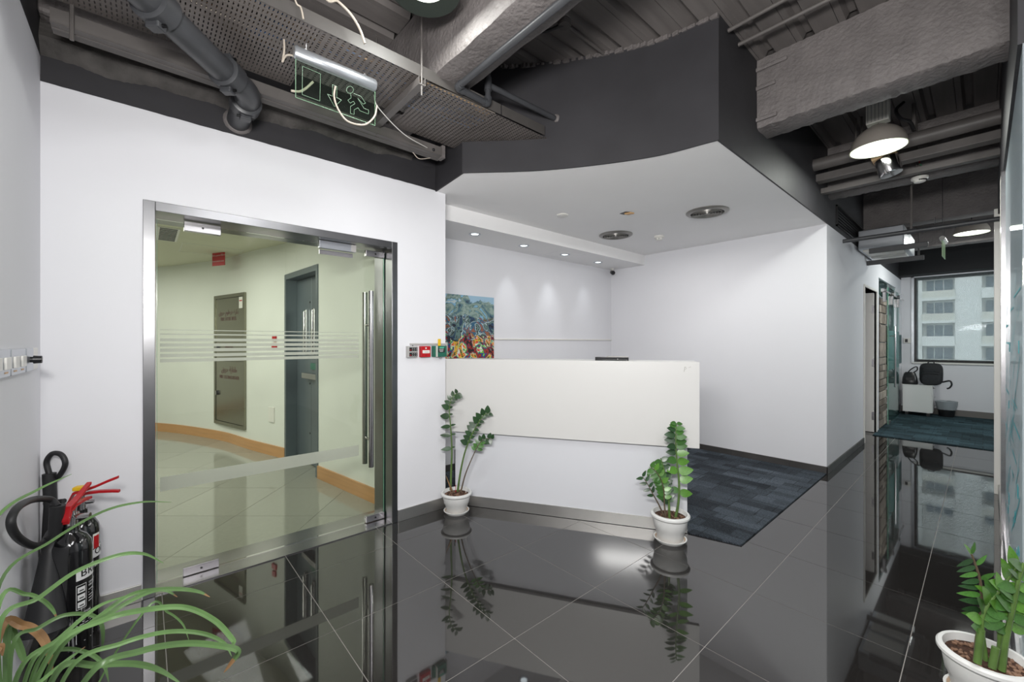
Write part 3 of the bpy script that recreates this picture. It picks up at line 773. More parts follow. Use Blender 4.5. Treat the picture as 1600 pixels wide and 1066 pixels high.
ctext(ar(AR_EXT), cw/2, .99, .10, ld, M['dark_print']); ctext('FIRE EXTINGUISHER', cw/2, .885, .065, ld, M['dark_print'])
cb(.065, .16, .023, .025, 1.80, 1.945).build('notice_card', M['wplastic'], ud)
cb(.075, .15, .0252, .0256, 1.89, 1.905).build('red_heading', M['red'], ud)
for z, par in ((1.3, ud), (.66, ld)):
    MB().tube([Vector((*(ca0+cv*(cw-.11)+cn*.022), z)), Vector((*(ca0+cv*(cw-.11)+cn*.04), z))], [.035, .03], 16).build('turn_latch', M['blk'], par, smooth=True)
    cb(cw-.12, cw-.1, .04, .05, z-.03, z+.03).build('latch_lever', M['steel'], par)
# outlet, red notices
q = at(425, 648, 'd', 4.9); 
def onwall(px, py):
    best = None
    for i in range(len(sm)-1):
        a, b = sm[i], sm[i+1]; d = F+R*((px-800)/FPX); d2 = Vector((d.x, d.y)); e = b-a
        den = d2.x*e.y-d2.y*e.x
        if abs(den) < 1e-6: continue
        t = (a.x*e.y-a.y*e.x)/den; u = (a.x*d2.y-a.y*d2.x)/den
        if 0 <= u <= 1 and t > 0:
            z = CAMH+t*(HOR-py)/FPX; e = e.normalized(); return Vector((d.x*t, d.y*t, z)), Vector((e.x, e.y, 0))
q, e = onwall(425, 648)
Mo = frame(q, -e, UP)
MB(Mo).box(-.06, .06, -.09, .09, 0, .012, Mo).build('wall_socket', M['wplastic'], bevel=.002, label='small ivory wall socket on the curved lobby wall left of the grey door', cat='socket')
q, e = onwall(430, 536)
nb = thing('wall_notice', q, 'small red call point notices on the curved lobby wall behind the frosted stripes', 'notice')
Mo = frame(q, -e, UP)
for k, (z, w_) in enumerate(((.05, .07), (-.035, .09))): MB().box(-w_/2, w_/2, z-.03, z+.03, 0, .02, Mo).build('red_plate', M['red'], nb, bevel=.002)
q, e = onwall(362, 409); q = q - (F*.25)
sg = thing('hanging_sign', q, 'small red zone control valve sign hanging below the lobby ceiling', 'sign')
Mo = frame(q, (R*.93+F*(-.35)), UP)
MB().box(-.115, .115, -.10, .10, -.004, .004, Mo).build('plate', M['red'], sg)
words('ZONE CONTROL VALVE', .0195, Mo @ Matrix.Translation((0, -.045, .005)), 'lettering', M['white_print'], sg)
words(ar(AR_VALVE), .033, Mo @ Matrix.Translation((0, .035, .005)), 'lettering', M['white_print'], sg)
for s in (-.085, .085):
    a = Mo @ Vector((s, .10, 0)); MB().tube([a, (a.x, a.y, ZL)], .003, 6).build('hanger', M['steel'], sg)
p = at(262, 366, 'z', ZL); gl = thing('ceiling_grille', p, 'rectangular air grille in the lobby ceiling', 'air grille')
MB().box(p.x-.35, p.x+.35, p.y-.09, p.y+.09, ZL-.008, ZL).build('frame', M['wplastic'], gl)
for k in range(9): MB().box(p.x-.32+k*.075, p.x-.28+k*.075, p.y-.07, p.y+.07, ZL-.012, ZL-.008).build('slot', M['blk'], gl)
p = at(330, 392, 'z', ZL); ap = MB()
for a, b in (((-.3, -.3), (.3, -.3)), ((.3, -.3), (.3, .3)), ((.3, .3), (-.3, .3)), ((-.3, .3), (-.3, -.3))): ap.tube([(p.x+a[0], p.y+a[1], ZL), (p.x+b[0], p.y+b[1], ZL)], .004, 4)
ap.build('ceiling_hatch', M['lobby'], label='square access hatch outline in the lobby ceiling', cat='hatch')

# ================================================================ RECEPTION DESK
dk = thing('reception_desk', tuple((DL+DR)/2), 'white reception desk with overhanging front panel and brushed steel plinth', 'desk', rz=math.atan2(DD.y, DD.x))
def D(s, t, z): q = DL+DD*s+DN*t; return Vector((q.x, q.y, z))
def dbx(s0, s1, t0, t1, z0, z1):
    return MB().box(s0, s1, t0, t1, z0, z1, Matrix.Translation(DL) @ Matrix.Rotation(math.atan2(DD.y, DD.x), 4, 'Z'))
LW = (DR-DL).length
dbx(.085, LW, .0, .018, .085, 1.19).build('front_panel', M['laminate2'], dk, bevel=.001)
dbx(.0, LW+.075, -.042, -.012, .617, 1.219).build('overhang_panel', M['laminate'], dk, bevel=.0015)
dbx(.09, LW-.03, -.012, .0, .62, 1.15).build('spacer', M['laminate'], dk)
dbx(.085, LW, -.006, .016, .003, .085).build('plinth', M['dsteel'], dk)
dbx(LW-.018, LW, .018, .62, .01, 1.19).build('side_panel', M['laminate2'], dk, bevel=.001)
dbx(.3, .318, .018, .62, .01, .74).build('side_panel', M['laminate2'], dk, bevel=.001)
dbx(.02, LW+.075, -.012, .30, 1.19, 1.215).build('upper_counter', M['laminate'], dk, bevel=.001)
dbx(.09, LW-.018, .018, .64, .74, .765).build('worktop', M['laminate'], dk, bevel=.001)
# pencil scribble at the corner of the panel
mb = MB()
for pts in ([(LW-.02, 1.185), (LW-.025, 1.15)], [(LW-.02, 1.185), (LW-.008, 1.175), (LW-.018, 1.165)], [(LW+.005, 1.18), (LW+.02, 1.185)]):
    mb.tube([D(s, -.0425, z) for s, z in pts], .0012, 4)
mb.build('pencil_mark', mat('pencil', (150, 148, 140), .6), dk)
# black device on the counter
p = D(1.36, .15, 1.2155)
bd_ = thing('set_top_box', p, 'flat black electronic box lying on the desk counter', 'electronic box', rz=math.atan2(DD.y, DD.x))
Mx = Matrix.Translation(p) @ Matrix.Rotation(math.atan2(DD.y, DD.x), 4, 'Z')
MB().box(-.125, .125, -.08, .08, 0, .028, Mx).build('body', M['gloss_black'], bd_, bevel=.004)
MB().box(-.04, .12, -.06, .06, .028, .033, Mx).build('lid', M['gplastic'], bd_, bevel=.002)
MB().sphere(Mx @ Vector((.045, -.081, .014)), .003, 8, 6).build('indicator', M['white_print'], bd_)
# cables behind the gap
mb = MB()
mb.tube(spline([D(.03, .35, .01), D(.06, .3, .25), D(.02, .33, .45), D(.05, .3, .62), D(.1, .34, .74)], 6), .004, 6)
mb.build('white_cable', M['cable_white'], smooth=True, label='thin white cable hanging in the gap at the left end of the desk', cat='cable')
tw = thing('office_computer', D(.16, .30, .009), 'black computer case standing behind the left end of the desk', 'computer', rz=math.atan2(DD.y, DD.x))
dbx(.02, .20, .12, .5, .012, .42).build('case', M['blk'], tw, bevel=.004)
for k in range(3): dbx(.04, .18, .117, .12, .1+k*.07, .13+k*.07).build('front_slot', M['gloss_black'], tw)

# painting
py0, py1, pz0, pz1 = 2.12, 2.97, 1.12, 1.862
pa = thing('painting', (XB+.02, (py0+py1)/2, pz0), 'colourful abstract painting, blue green above with red and green strokes below', 'painting')
def paint_mat():
    m = bpy.data.materials.new('abstract_paint'); m.use_nodes = True; nt = m.node_tree; L = nt.links; b = nt.nodes['Principled BSDF']
    b.inputs['Roughness'].default_value = .35
    tc = nt.nodes.new('ShaderNodeTexCoord')
    def nz(scale, dist, off):
        mp = nt.nodes.new('ShaderNodeMapping'); mp.inputs['Location'].default_value = off; L.new(tc.outputs['Generated'], mp.inputs[0])
        n = nt.nodes.new('ShaderNodeTexNoise'); n.inputs['Scale'].default_value = scale; n.inputs['Detail'].default_value = 4; n.inputs['Distortion'].default_value = dist
        L.new(mp.outputs[0], n.inputs['Vector']); return n
    def ramp(stops, src):
        r = nt.nodes.new('ShaderNodeValToRGB'); r.color_ramp.interpolation = 'CONSTANT'
        e = r.color_ramp.elements
        while len(e) > 1: e.remove(e[0])
        e[0].position = stops[0][0]; e[0].color = (*lin(stops[0][1]), 1)
        for p_, c_ in stops[1:]: x_ = e.new(p_); x_.color = (*lin(c_), 1)
        L.new(src, r.inputs[0]); return r.outputs[0]
    top = ramp([(0, (40, 66, 84)), (.36, (74, 110, 122)), (.43, (110, 136, 130)), (.5, (140, 160, 152)), (.56, (92, 120, 112)), (.6, (120, 168, 196)), (.66, (182, 196, 196))], nz(3.4, 2.2, (0, 0, 0)).outputs[0])
    mid = ramp([(0, (24, 26, 40)), (.36, (30, 62, 92)), (.42, (96, 124, 118)), (.47, (24, 28, 38)), (.5, (166, 186, 186)), (.54, (44, 92, 120)), (.58, (150, 90, 64)), (.62, (60, 90, 70)), (.68, (210, 216, 214))], nz(3.2, 2.6, (3, 1, 2)).outputs[0])
    bot = ramp([(0, (30, 24, 30)), (.41, (190, 48, 34)), (.435, (112, 60, 42)), (.46, (30, 60, 140)), (.49, (120, 190, 60)), (.52, (226, 226, 220)), (.545, (214, 60, 40)), (.58, (224, 190, 60)), (.61, (36, 70, 50)), (.66, (224, 110, 50))], nz(3.0, 3, (7, 5, 1)).outputs[0])
    sx = nt.nodes.new('ShaderNodeSeparateXYZ'); L.new(tc.outputs['Generated'], sx.inputs[0])
    nn = nz(4, 1, (1, 9, 3)); ad = nt.nodes.new('ShaderNodeMath'); ad.operation = 'MULTIPLY_ADD'; ad.inputs[1].default_value = .55
    L.new(nn.outputs[0], ad.inputs[0]); L.new(sx.outputs[2], ad.inputs[2])
    def mix(a, b_, lo, hi):
        r = nt.nodes.new('ShaderNodeMapRange'); r.inputs[1].default_value = lo; r.inputs[2].default_value = hi; L.new(ad.outputs[0], r.inputs[0])
        x = nt.nodes.new('ShaderNodeMix'); x.data_type = 'RGBA'; L.new(r.outputs[0], x.inputs['Factor']); L.new(a, x.inputs['A']); L.new(b_, x.inputs['B']); return x.outputs['Result']
    c = mix(mix(bot, mid, .66, .68), top, .95, .98)
    # pale blue strip at the top
    rgb = nt.nodes.new('ShaderNodeRGB'); rgb.outputs[0].default_value = (*lin((150, 184, 206)), 1)
    c = mix(c, rgb.outputs[0], 1.22, 1.24)
    L.new(c, b.inputs['Base Color'])
    bp = nt.nodes.new('ShaderNodeBump'); bp.inputs['Strength'].default_value = .5; bp.inputs['Distance'].default_value = .005
    L.new(nz(16, 2, (0, 0, 0)).outputs[0], bp.inputs['Height']); L.new(bp.outputs[0], b.inputs['Normal'])
    return m
MB().box(XB+.004, XB+.035, py0, py1, pz0, pz1).build('canvas', paint_mat(), pa, bevel=.002)
MB().box(XB, XB+.004, py0+.02, py1-.02, pz0+.02, pz1-.02).build('stretcher', M['wplastic'], pa)
# chair rail / conduit on the alcove walls
MB().box(XB, XB+.012, 3.0, YA-.001, 1.385, 1.40).build('wall_trunking', M['wplastic'], bevel=.002, label='thin white cable trunking along the alcove back wall', cat='trunking')

# ================================================================ WALL DEVICES
def wb(name, y0, y1, z0, z1, d0, d1, m, par, bev=.002, **k):
    return MB().box(XL+d0, XL+d1, y0, y1, z0, z1).build(name, m, par, bevel=bev, **k)
def wy(px): return at(px, 500, 'x', XL).y
def wz(px, py): return at(px, py, 'x', XL).z
y0, y1 = wy(634), wy(649.5); z0, z1 = wz(641, 558.5), wz(641, 541)
t = thing('access_keypad', (XL, (y0+y1)/2, z0), 'grey switch plate with two black rocker panels beside the glass door', 'switch plate')
wb('plate', y0, y1, z0, z1, 0, .03, M['gplastic'], t)
for a in (0, 1):
    zz0 = z0+.008+a*(z1-z0-.008)/2*1.0; zz1 = zz0+(z1-z0)/2-.014
    o = wb('black_panel', y0+.014, y1-.003, zz0, zz1, .03, .033, M['blk'], t, .001)
    for i in range(3):
        for j in range(2): wb('button', y0+.036+i*.016, y0+.043+i*.016, zz0+.006+j*.013, zz0+.011+j*.013, .033, .0345, M['gplastic'], o, 0)
    wb('red_mark', y0+.018, y0+.03, zz0+.006, zz0+.012, .033, .0342, M['red'], o, 0)
wb('wire', y0+.055, y0+.059, z1, z1+.02, .0, .006, M['blk'], t, 0)
y0, y1 = wy(654.5), wy(669.5); z0, z1 = wz(662, 558), wz(662, 541)
t = thing('fire_call_point', (XL, (y0+y1)/2, z0), 'red manual fire alarm call point on the white wall', 'fire alarm')
wb('housing', y0, y1, z0, z1, 0, .035, M['red'], t, .003)
g = wb('break_glass', y0+.012, y1-.010, z0+.03, z1-.032, .035, .037, M['wplastic'], t, .001)
for i, (c, w_) in enumerate(((M['black_print'], .006), (M['black_print'], .008), (M['red'], .005))): wb('arrow_mark', y0+.032+i*.014, y0+.032+i*.014+w_, z0+.042, z1-.048, .037, .0375, c, g, 0)
wb('lamp_window', (y0+y1)/2-.006, (y0+y1)/2+.006, z1-.022, z1-.010, .035, .037, M['wplastic'], t, .001)
wb('key_slot', (y0+y1)/2-.003, (y0+y1)/2+.003, z0+.012, z0+.018, .035, .0365, M['blk'], t, 0)
y0, y1 = wy(674), wy(693); z0, z1 = wz(684, 557.5), wz(684, 540.5)
t = thing('emergency_release', (XL, (y0+y1)/2, z0), 'green emergency door release box on the white wall', 'door release')
wb('housing', y0, y1, z0, z1, 0, .028, M['green'], t, .003)
wb('cover', y0+.028, y1, z0, z1, .030, .05, M['green'], t, .003)
wb('clear_rim', y0+.024, y0+.028, z0, z1, .0, .05, M['wplastic'], t, 0)
wb('black_label', y0+.034, y1-.02, z0+.035, z0+.07, .05, .0515, M['blk'], t, 0)
for i in range(3): wb('text_line', y0+.04+i*.003, y1-.03-i*.003, z0+.060-i*.009, z0+.063-i*.009, .0515, .052, M['white_print'], t, 0)
wb('light_green_label', y0+.045, y1-.028, z1-.025, z1-.010, .05, .0515, mat('mint', (90, 190, 160), .4), t, 0)
MB().tube([Vector((XL+.03, (y0+y1)/2+.01+.014*math.cos(a), z0-.003-.012*math.sin(a))) for a in [PI*i/8 for i in range(9)]], .0018, 6).build('pull_ring', M['steel'], t)
yk = wy(683)
tk = wb('key_tag', yk-.012, yk+.014, z1+.0, z1+.055, .03, .034, M['yellow'], None, .001, label='yellow tag stuck above the green release box', cat='tag')
y0, y1 = wy(640), YWE
t = thing('cable_trunking', (XL, (y0+y1)/2, wz(670, 539)), 'thin white cable trunking above the row of wall switches', 'trunking')
wb('trunk', y0, y1-.0, wz(640, 539.5), wz(640, 536.5), 0, .012, M['gplastic'], t, .001)
MB().box(XL-.04, XL+.012, YWE, YWE+.014, wz(696, 553), wz(696, 535)).build('corner_trunk', M['gplastic'], t, bevel=.001)

# switches on near side wall
def nx_(px): return at(px, 570, 'y', YN).x
def nz_(px, py): return at(px, py, 'y', YN).z
def plate(px0, px1, label, nrock, knob=False, blank=False):
    x0, x1 = nx_(px0), nx_(px1)
    if x0 > x1: x0, x1 = x1, x0
    zc = 1.285; hh = .048
    t = thing('light_switch', ((x0+x1)/2, YN, zc-hh), label, 'light switch', 'switch plates on the near side wall')
    MB().box(x0+.002, x1-.002, YN, YN+(.006 if blank else .012), zc-hh, zc+hh).build('plate', M['wplastic'] if blank else M['alu'], t, bevel=.003)
    w_ = (x1-x0)/max(nrock, 1)
    for i in range(nrock):
        a = x0+w_*i
        o = MB().box(a+w_*.22, a+w_*.78, YN+.012, YN+.019, zc-.022, zc+.02).build('rocker', M['wplastic'], t, bevel=.002)
        MB().box(a+w_*.3, a+w_*.7, YN+.0125, YN+.013, zc-.036, zc-.030).build('engraving', M['cable_tan'], t)
    if knob:
        MB().tube([((x0+x1)/2, YN+.012, zc), ((x0+x1)/2, YN+.02, zc), ((x0+x1)/2, YN+.021, zc), ((x0+x1)/2, YN+.045, zc)], [.012, .012, .017, .015], 16).build('knob', M['blk'], t, smooth=True)
        MB().tube([((x0+x1)/2, YN+.045, zc), ((x0+x1)/2, YN+.047, zc)], [.008, .008], 12).build('knob_cap', M['chrome'], t)
plate(-42, 8.2, 'steel light switch plate cut by the left edge of the photo', 3)
plate(9.5, 33, 'steel light switch plate with two rockers, middle of the row', 2)
plate(34.5, 46, 'steel dimmer plate with protruding black knob near the corner', 0, True)
plate(47, 56.5, 'blank clear plate nearest the corner on the side wall', 0, False, True)

# ================================================================ CEILING SERVICES
# perforated tray
def perf(x0, x1, y0, y1, z, pitch, slot, along_y=True, mb=None, skip=None):
    mb = mb or MB(); nx, ny = int((x1-x0)/pitch[0]), int((y1-y0)/pitch[1]); ax, ay = (x1-x0)/nx, (y1-y0)/ny
    vs = [(x0+i*ax, y0+j*ay, z) for j in range(ny+1) for i in range(nx+1)]; fs = []
    for j in range(ny):
        for i in range(nx):
            cx, cy = x0+(i+.5)*ax, y0+(j+.5)*ay
            if skip and skip(cx, cy): continue
            b = len(vs); hx, hy = slot[0]/2, slot[1]/2
            vs += [(cx-hx, cy-hy, z), (cx+hx, cy-hy, z), (cx+hx, cy+hy, z), (cx-hx, cy+hy, z)]
            q = [j*(nx+1)+i, j*(nx+1)+i+1, (j+1)*(nx+1)+i+1, (j+1)*(nx+1)+i]
            for k in range(4): fs.append((q[k], q[(k+1) % 4], b+(k+1) % 4, b+k))
    return mb.add(vs, fs)
tz = 2.81; tx0, tx1 = -2.60, -2.035; ty0 = -.34
from bisect import bisect
def arc_y(x):
    for a, b in zip(arc, arc[1:]):
        if a.x <= x <= b.x: return a.y+(b.y-a.y)*(x-a.x)/(b.x-a.x)
    return 1.73
tr = thing('cable_tray', ((tx0+tx1)/2, .8, tz), 'wide perforated charcoal cable tray hanging along the door wall', 'cable tray')
perf(tx0, tx1, ty0, .62, tz, (.034, .017), (.020, .005)).build('tray_base', M['tray'], tr)
perf(tx0+.14, tx1, .62, 1.14, tz+.001, (.0165, .030), (.006, .012)).build('tray_base', M['tray'], tr)
perf(tx0+.0, tx1, 1.14, 1.72, tz-.012, (.018, .027), (.007, .013), skip=lambda x, y: x < tx0+.20 and y < 1.14+(x-tx0)*1.0-.1).build('tray_base', M['tray'], tr)
mb = perf(tx0+.1, tx1, 1.72, 2.14, tz-.012, (.018, .027), (.007, .013), skip=lambda x, y: y > arc_y(x)-.015); mb.build('tray_end', M['tray'], tr)
for x, a, b in ((tx1, ty0, 1.14), (tx1, 1.14, 1.70), (tx1, 1.71, 2.10)):
    MB().box(x, x+.003, a, b, tz-.002, tz+.062).build('side_flange', M['flange'], tr)
    MB().box(x-.016, x, a, b, tz+.058, tz+.062).build('flange_lip', M['flange'], tr)
MB().box(tx0-.003, tx0, ty0, .60, tz, tz+.05).build('side_flange', M['flange'], tr)
# loose cables in the tray
rr = random.Random(11)
cbl = thing('cable_bundle', (-2.2, 1.0, tz+.02), 'blue, white and tan cables lying inside the perforated tray', 'cables', kind='stuff')
for nm, mm, n in (('blue_cables', 'cable_blue', 16), ('white_cables', 'cable_white', 12), ('tan_cables', 'cable_tan', 8), ('dark_cables', 'blk', 14)):
    mb = MB()
    for k in range(n):
        x = rr.uniform(tx0+.22, tx1-.03); z = tz+.012+rr.uniform(0, .03)
        pts = [(x+rr.uniform(-.03, .03), y, z+rr.uniform(-.004, .006)) for y in (ty0+.1+(.6 if nm == 'blue_cables' else 0), .5, .8, 1.1, 1.4, 1.68)]
        mb.tube(spline(pts, 4), .0045, 5)
    mb.build(nm, M[mm], cbl, smooth=True, kind='stuff')
# crossing support bracket with threaded rods
pA, pB = at(660, 125, 'z', tz-.03), at(588, 195, 'z', tz-.03)
by = 1.13
sb_ = thing('tray_bracket', (-2.3, by, tz-.06), 'charcoal channel bracket with threaded rods carrying the cable tray', 'bracket')
MB().box(tx0-.02, tx1+.02, by-.02, by+.02, tz-.055, tz-.05).box(tx0-.02, tx1+.02, by-.02, by-.017, tz-.05, tz-.014).box(tx0-.02, tx1+.02, by+.017, by+.02, tz-.05, tz-.014).build('channel', M['duct'], sb_)
MB().tube([(tx1+.012, by, tz-.11), (tx1+.012, by, ZD)], .005, 8).build('threaded_rod', M['duct'], sb_, smooth=True)
MB().tube([(tx0-.012, by, tz-.11), (tx0-.012, by, ZD)], .005, 8).build('threaded_rod', M['duct'], sb_, smooth=True)
# wall channel (trunking)
ch = thing('wall_channel', (-2.57, .7, 2.70), 'long flat charcoal metal channel running under the tray beside the wall', 'channel')
MB().box(-2.645, -2.605, -.30, 1.64, 2.715, 2.775).box(-2.66, -2.645, -.30, 1.64, 2.708, 2.712).build('channel', M['duct'], ch)
MB().box(-2.70, -2.605, -.30, 1.64, 2.712, 2.716).build('channel_lip', M['duct'], ch)
MB().tube([(-2.60, -.235, 2.66), (-2.60, -.235, ZD)], .008, 8).build('hanger_rod', M['duct'], ch, smooth=True)
MB().box(-2.66, -2.60, 1.62, 1.645, 2.70, 2.79).build('end_plate', M['rough'], ch)
MB().sphere((-2.603, 1.55, 2.735), .011, 10, 6).build('bolt', M['blk'], ch, smooth=True)
# dust ledge plaster between wall and channel
M['rough2'] = mat('dusty_plaster', (70, 67, 65), .8, noise=(12, .35), bump=(30, .7, .012))
mb = MB(); rr = random.Random(5)
vs = []; n = 140
for i in range(n+1):
    y = YN+(1.55-YN)*i/n; w1 = math.sin(y*9)*.012+math.sin(y*23+1)*.006+rr.uniform(-.003, .003); up = max(0, y-.1)*.035; vs += [(XL+.001, y, 2.71+up+w1), (XL+.02, y, 2.735+up+w1*.6), (XL+.05+w1, y, 2.78), (XL+.0, y, 2.9)]
mb.add(vs, [(4*i+k, 4*i+k+1, 4*i+k+5, 4*i+k+4) for i in range(n) for k in range(3)])
mb.build('plaster_ledge', M['rough2'], wl, smooth=True)
# wide sheet behind tray
# big drain pipe with couplings
pr = .058; pz = 2.667
pp = thing('drain_pipe', (-2.5, .2, pz-pr), 'thick black drain pipe with bolted couplings turning down into the wall', 'pipe')
elb = spline([(-2.66, .415, pz), (-2.575, .41, pz), (-2.515, .375, pz), (-2.47, .325, pz)], 6)
MB().tube([(XL-.02, .415, pz), (-2.66, .415, pz)], pr, 24).build('wall_section', M['pipe'], pp, smooth=True)
MB().tube(elb, pr, 24).build('elbow', M['pipe'], pp, smooth=True)
q0 = Vector((-2.47, .325, pz)); q1 = Vector((-2.12, .02, pz)); dq = (q1-q0).normalized()
MB().tube([q0, q1], pr, 24).build('middle_section', M['pipe'], pp, smooth=True)
q2 = spline([q1, q1+dq*.12, q1+dq*.22+Vector((.01, -.05, .01)), q1+dq*.3+Vector((.02, -.2, .02))], 6)
MB().tube(q2, pr, 24).build('upper_bend', M['pipe'], pp, smooth=True)
def coupling(c, d):
    d = d.normalized(); u = UP.cross(d).normalized(); v = d.cross(u)
    cc = MB(); cc.tube([c-d*.042, c-d*.036, c+d*.036, c+d*.042], [pr+.004, pr+.016, pr+.016, pr+.004], 24)
    o = cc.build('coupling', M['pipe'], pp, smooth=True)
    for s in (1, -1):
        b = c+v*s*(pr+.018); m_ = MB().box(-.022, .022, -.026, .026, -.016, .016, Matrix.Translation(b) @ frame(Vector((0, 0, 0)), d, u).to_3x3().to_4x4())
        m_.build('coupling_lug', M['pipe'], o, bevel=.005)
        for t_ in (.016, -.016): MB().tube([b+u*.04+d*t_*0, b-u*.04], .007, 8).build('bolt', M['blk'], o, smooth=True)
coupling(q0+dq*.03, dq); coupling(q1-dq*.02, dq); coupling(Vector((-2.68, .415, pz)), Vector((1, 0, 0)))
MB().lathe([(pr+.016, 0), (pr+.010, .01), (pr, .014)], 20, frame((XL, .415, pz), (0, 1, 0), (0, 0, 1))).build('plaster_collar', M['rough'], pp, smooth=True)
# exit sign
ex = -2.13; e0, e1 = at(459, 85, 'x', ex), at(587, 135, 'x', ex)
es = thing('exit_sign', (ex, (e0.y+e1.y)/2, 2.49), 'clear glass running man exit sign with silver housing under the cable tray', 'exit sign')
ezt = 2.715
MB().lathe([(.0001, -.5), (.026, -.5), (.031, -.485), (.031, .485), (.026, .5), (.0001, .5)], 20, Matrix.Translation((ex, (e0.y+e1.y)/2, ezt)) @ Matrix.Rotation(-PI/2, 4, 'X') @ Matrix.Diagonal((.8, 1.0, (e1.y-e0.y), 1))).build('housing', M['alu'], es, smooth=True)
exb = at(462, 152, 'x', ex).z; ext_ = ezt-.02
gp = MB().box(ex-.004, ex+.004, e0.y+.008, e1.y-.004, exb, ext_).build('glass_blade', glass_mat('sign_glass', (236, 242, 236), .0, 0, .015, (150, 160, 150)), es)
mg = mat('etched_green', (112, 142, 118), .4)
def line(pts, r=.0011, closed=False, nm='etched_line'):
    q = [at(440+x/7.61, 60+y/7.61, 'x', ex+.0052) for x, y in pts]
    if closed: q.append(q[0])
    mb = MB()
    for a, b in zip(q, q[1:]): mb.tube([a, b], r, 5)
    return mb.build(nm, mg, gp)
ya, yb = e0.y+.008, e1.y-.004
mb = MB()
for a, b in (((ya, exb), (yb, exb)), ((ya, exb), (ya, ext_)), ((yb, exb), (yb, ext_))): mb.tube([(ex, a[0], a[1]), (ex, b[0], b[1])], .0018, 5)
mb.build('glass_edge', mg, gp)
line([(248, 330), (462, 422), (455, 745), (245, 668)], closed=True, nm='etched_doorway')
line([(605, 550), (657, 572), (655, 705), (712, 733), (630, 812), (545, 662), (605, 688)], closed=True, nm='etched_arrow')
man = [(855, 655), (945, 690), (998, 770), (970, 782), (905, 712), (980, 832), (1035, 852), (1032, 900), (930, 860), (908, 825), (862, 850), (862, 905), (818, 892), (820, 808), (872, 778), (855, 748), (815, 770), (788, 735), (828, 708), (818, 655)]
line(man, nm='etched_running_man')
line([(812+43*math.cos(a), 613+43*math.sin(a)) for a in [2*PI*i/16 for i in range(13)]], nm='etched_head') if False else line([(813+42*math.cos(t_), 612+42*math.sin(t_)) for t_ in [math.radians(80+i*20) for i in range(18)]], closed=True, nm='etched_head')
for px, py in ((478, 72), (570, 118)):
    a = at(px, py, 'x', ex); y = a.y
    MB().tube([(ex, y, ezt+.03), (ex+.01, y, tz+.0)], .0016, 6).build('hanging_wire', M['steel'], es)
    MB().tube([Vector((ex, y+.006*math.cos(t_), ezt+.032+.006*math.sin(t_))) for t_ in [2*PI*i/10 for i in range(11)]], .0015, 5).build('eyelet', M['steel'], es)
# cables around the sign
def cable(pxs, depth_ax, val, r, m, label, nm='cable'):
    P = [at(x, y, depth_ax, val) for x, y in pxs]
    if pxs[0][1] < 0: P = [Vector((P[0].x, P[0].y-.06, ZD))]+P
    pts = spline(P, 8)
    MB().tube(pts, r, 8).build(nm, m, smooth=True, label=label, cat='cable')
cable([(524, 135), (522, 150), (527, 168), (540, 187), (556, 194), (572, 194), (585, 182), (589, 165)], 'x', ex+.015, .0045, M['cable_white'], 'cream cable looping below the glass exit sign')
cable([(489, 128), (478, 138), (468, 143), (455, 142)], 'x', ex-.05, .0055, M['cable_white'], 'short cream cable behind the left end of the exit sign')
cable([(444, 62), (444, 80), (441, 97)], 'x', ex-.07, .0045, M['cable_white'], 'short cream cable dangling left of the exit sign housing')
cable([(441, 97), (446, 88), (452, 86), (460, 88)], 'x', ex-.03, .0045, M['cable_white'], 'cream cable curving into the exit sign housing')
cable([(458, -14), (470, 12), (474, 30)], 'x', -2.02, .004, M['cable_white'], 'cream cable end hanging over the tray flange top left')
cable([(505, -14), (528, 2), (548, 22), (562, 45), (570, 68)], 'x', -1.96, .006, M['cable_white'], 'thick cream cable arching down into the tray from above')
MB().tube(spline([(-2.35, 1.0, 2.80), (-2.37, 1.04, 2.745), (-2.47, 1.25, 2.70), (-2.606, 1.5, 2.735)], 8), .003, 8).build('cable', M['wplastic'], smooth=True, label='thin white wire sagging below the tray bracket', cat='cable')
cable([(645, 238), (655, 248), (672, 247)], 'x', -2.61, .003, M['cable_white'], 'tiny cream wire loop under the end of the channel')
# small black pipes
sp_ = thing('sprinkler_pipe', (-1.9, 1.3, 2.80), 'thin black pipe running under the near beam and elbowing past the tray', 'pipe')
b0y = at(714, 137, 'z', 2.82); e1_ = at(757, 166, 'z', 2.82)
path = [(3.6, b0y.y, 2.82), (b0y.x+.04, b0y.y, 2.82)]
MB().tube(path, .019, 14).build('pipe_run', M['pipe'], sp_, smooth=True)
MB().tube(spline([(b0y.x+.045, b0y.y, 2.82), (b0y.x+.008, b0y.y+.006, 2.82), (b0y.x, b0y.y+.045, 2.82)], 6), .024, 14).build('elbow', M['pipe'], sp_, smooth=True)
MB().tube([(b0y.x, b0y.y+.04, 2.82), (b0y.x-.01, e1_.y-.03, 2.82)], .019, 14).build('pipe_run', M['pipe'], sp_, smooth=True)
ex_, ey_ = b0y.x-.01, e1_.y
MB().tube(spline([(ex_, ey_-.035, 2.82), (ex_, ey_-.004, 2.825), (ex_, ey_, 2.86)], 6), .024, 14).build('elbow', M['pipe'], sp_, smooth=True)
MB().tube([(ex_, ey_, 2.85), (ex_, ey_, ZD)], .017, 14).build('riser', M['pipe'], sp_, smooth=True)
MB().tube([(ex_, ey_, 2.90), (ex_, ey_, 2.98)], .023, 14).build('tee', M['pipe'], sp_, smooth=True)
q = at(865, 184, 'z', 2.935); MB().tube([(ex_, ey_, 2.935), (q.x, arc_y(q.x)+.02, 2.935)], .018, 14).build('branch', M['pipe'], sp_, smooth=True)
MB().lathe([(.032, 0), (.026, .012), (.018, .014)], 14, frame((q.x, arc_y(q.x)-.002, 2.935), (1, 0, 0), (0, 0, 1))).build('plaster_collar', M['rough'], sp_, smooth=True)
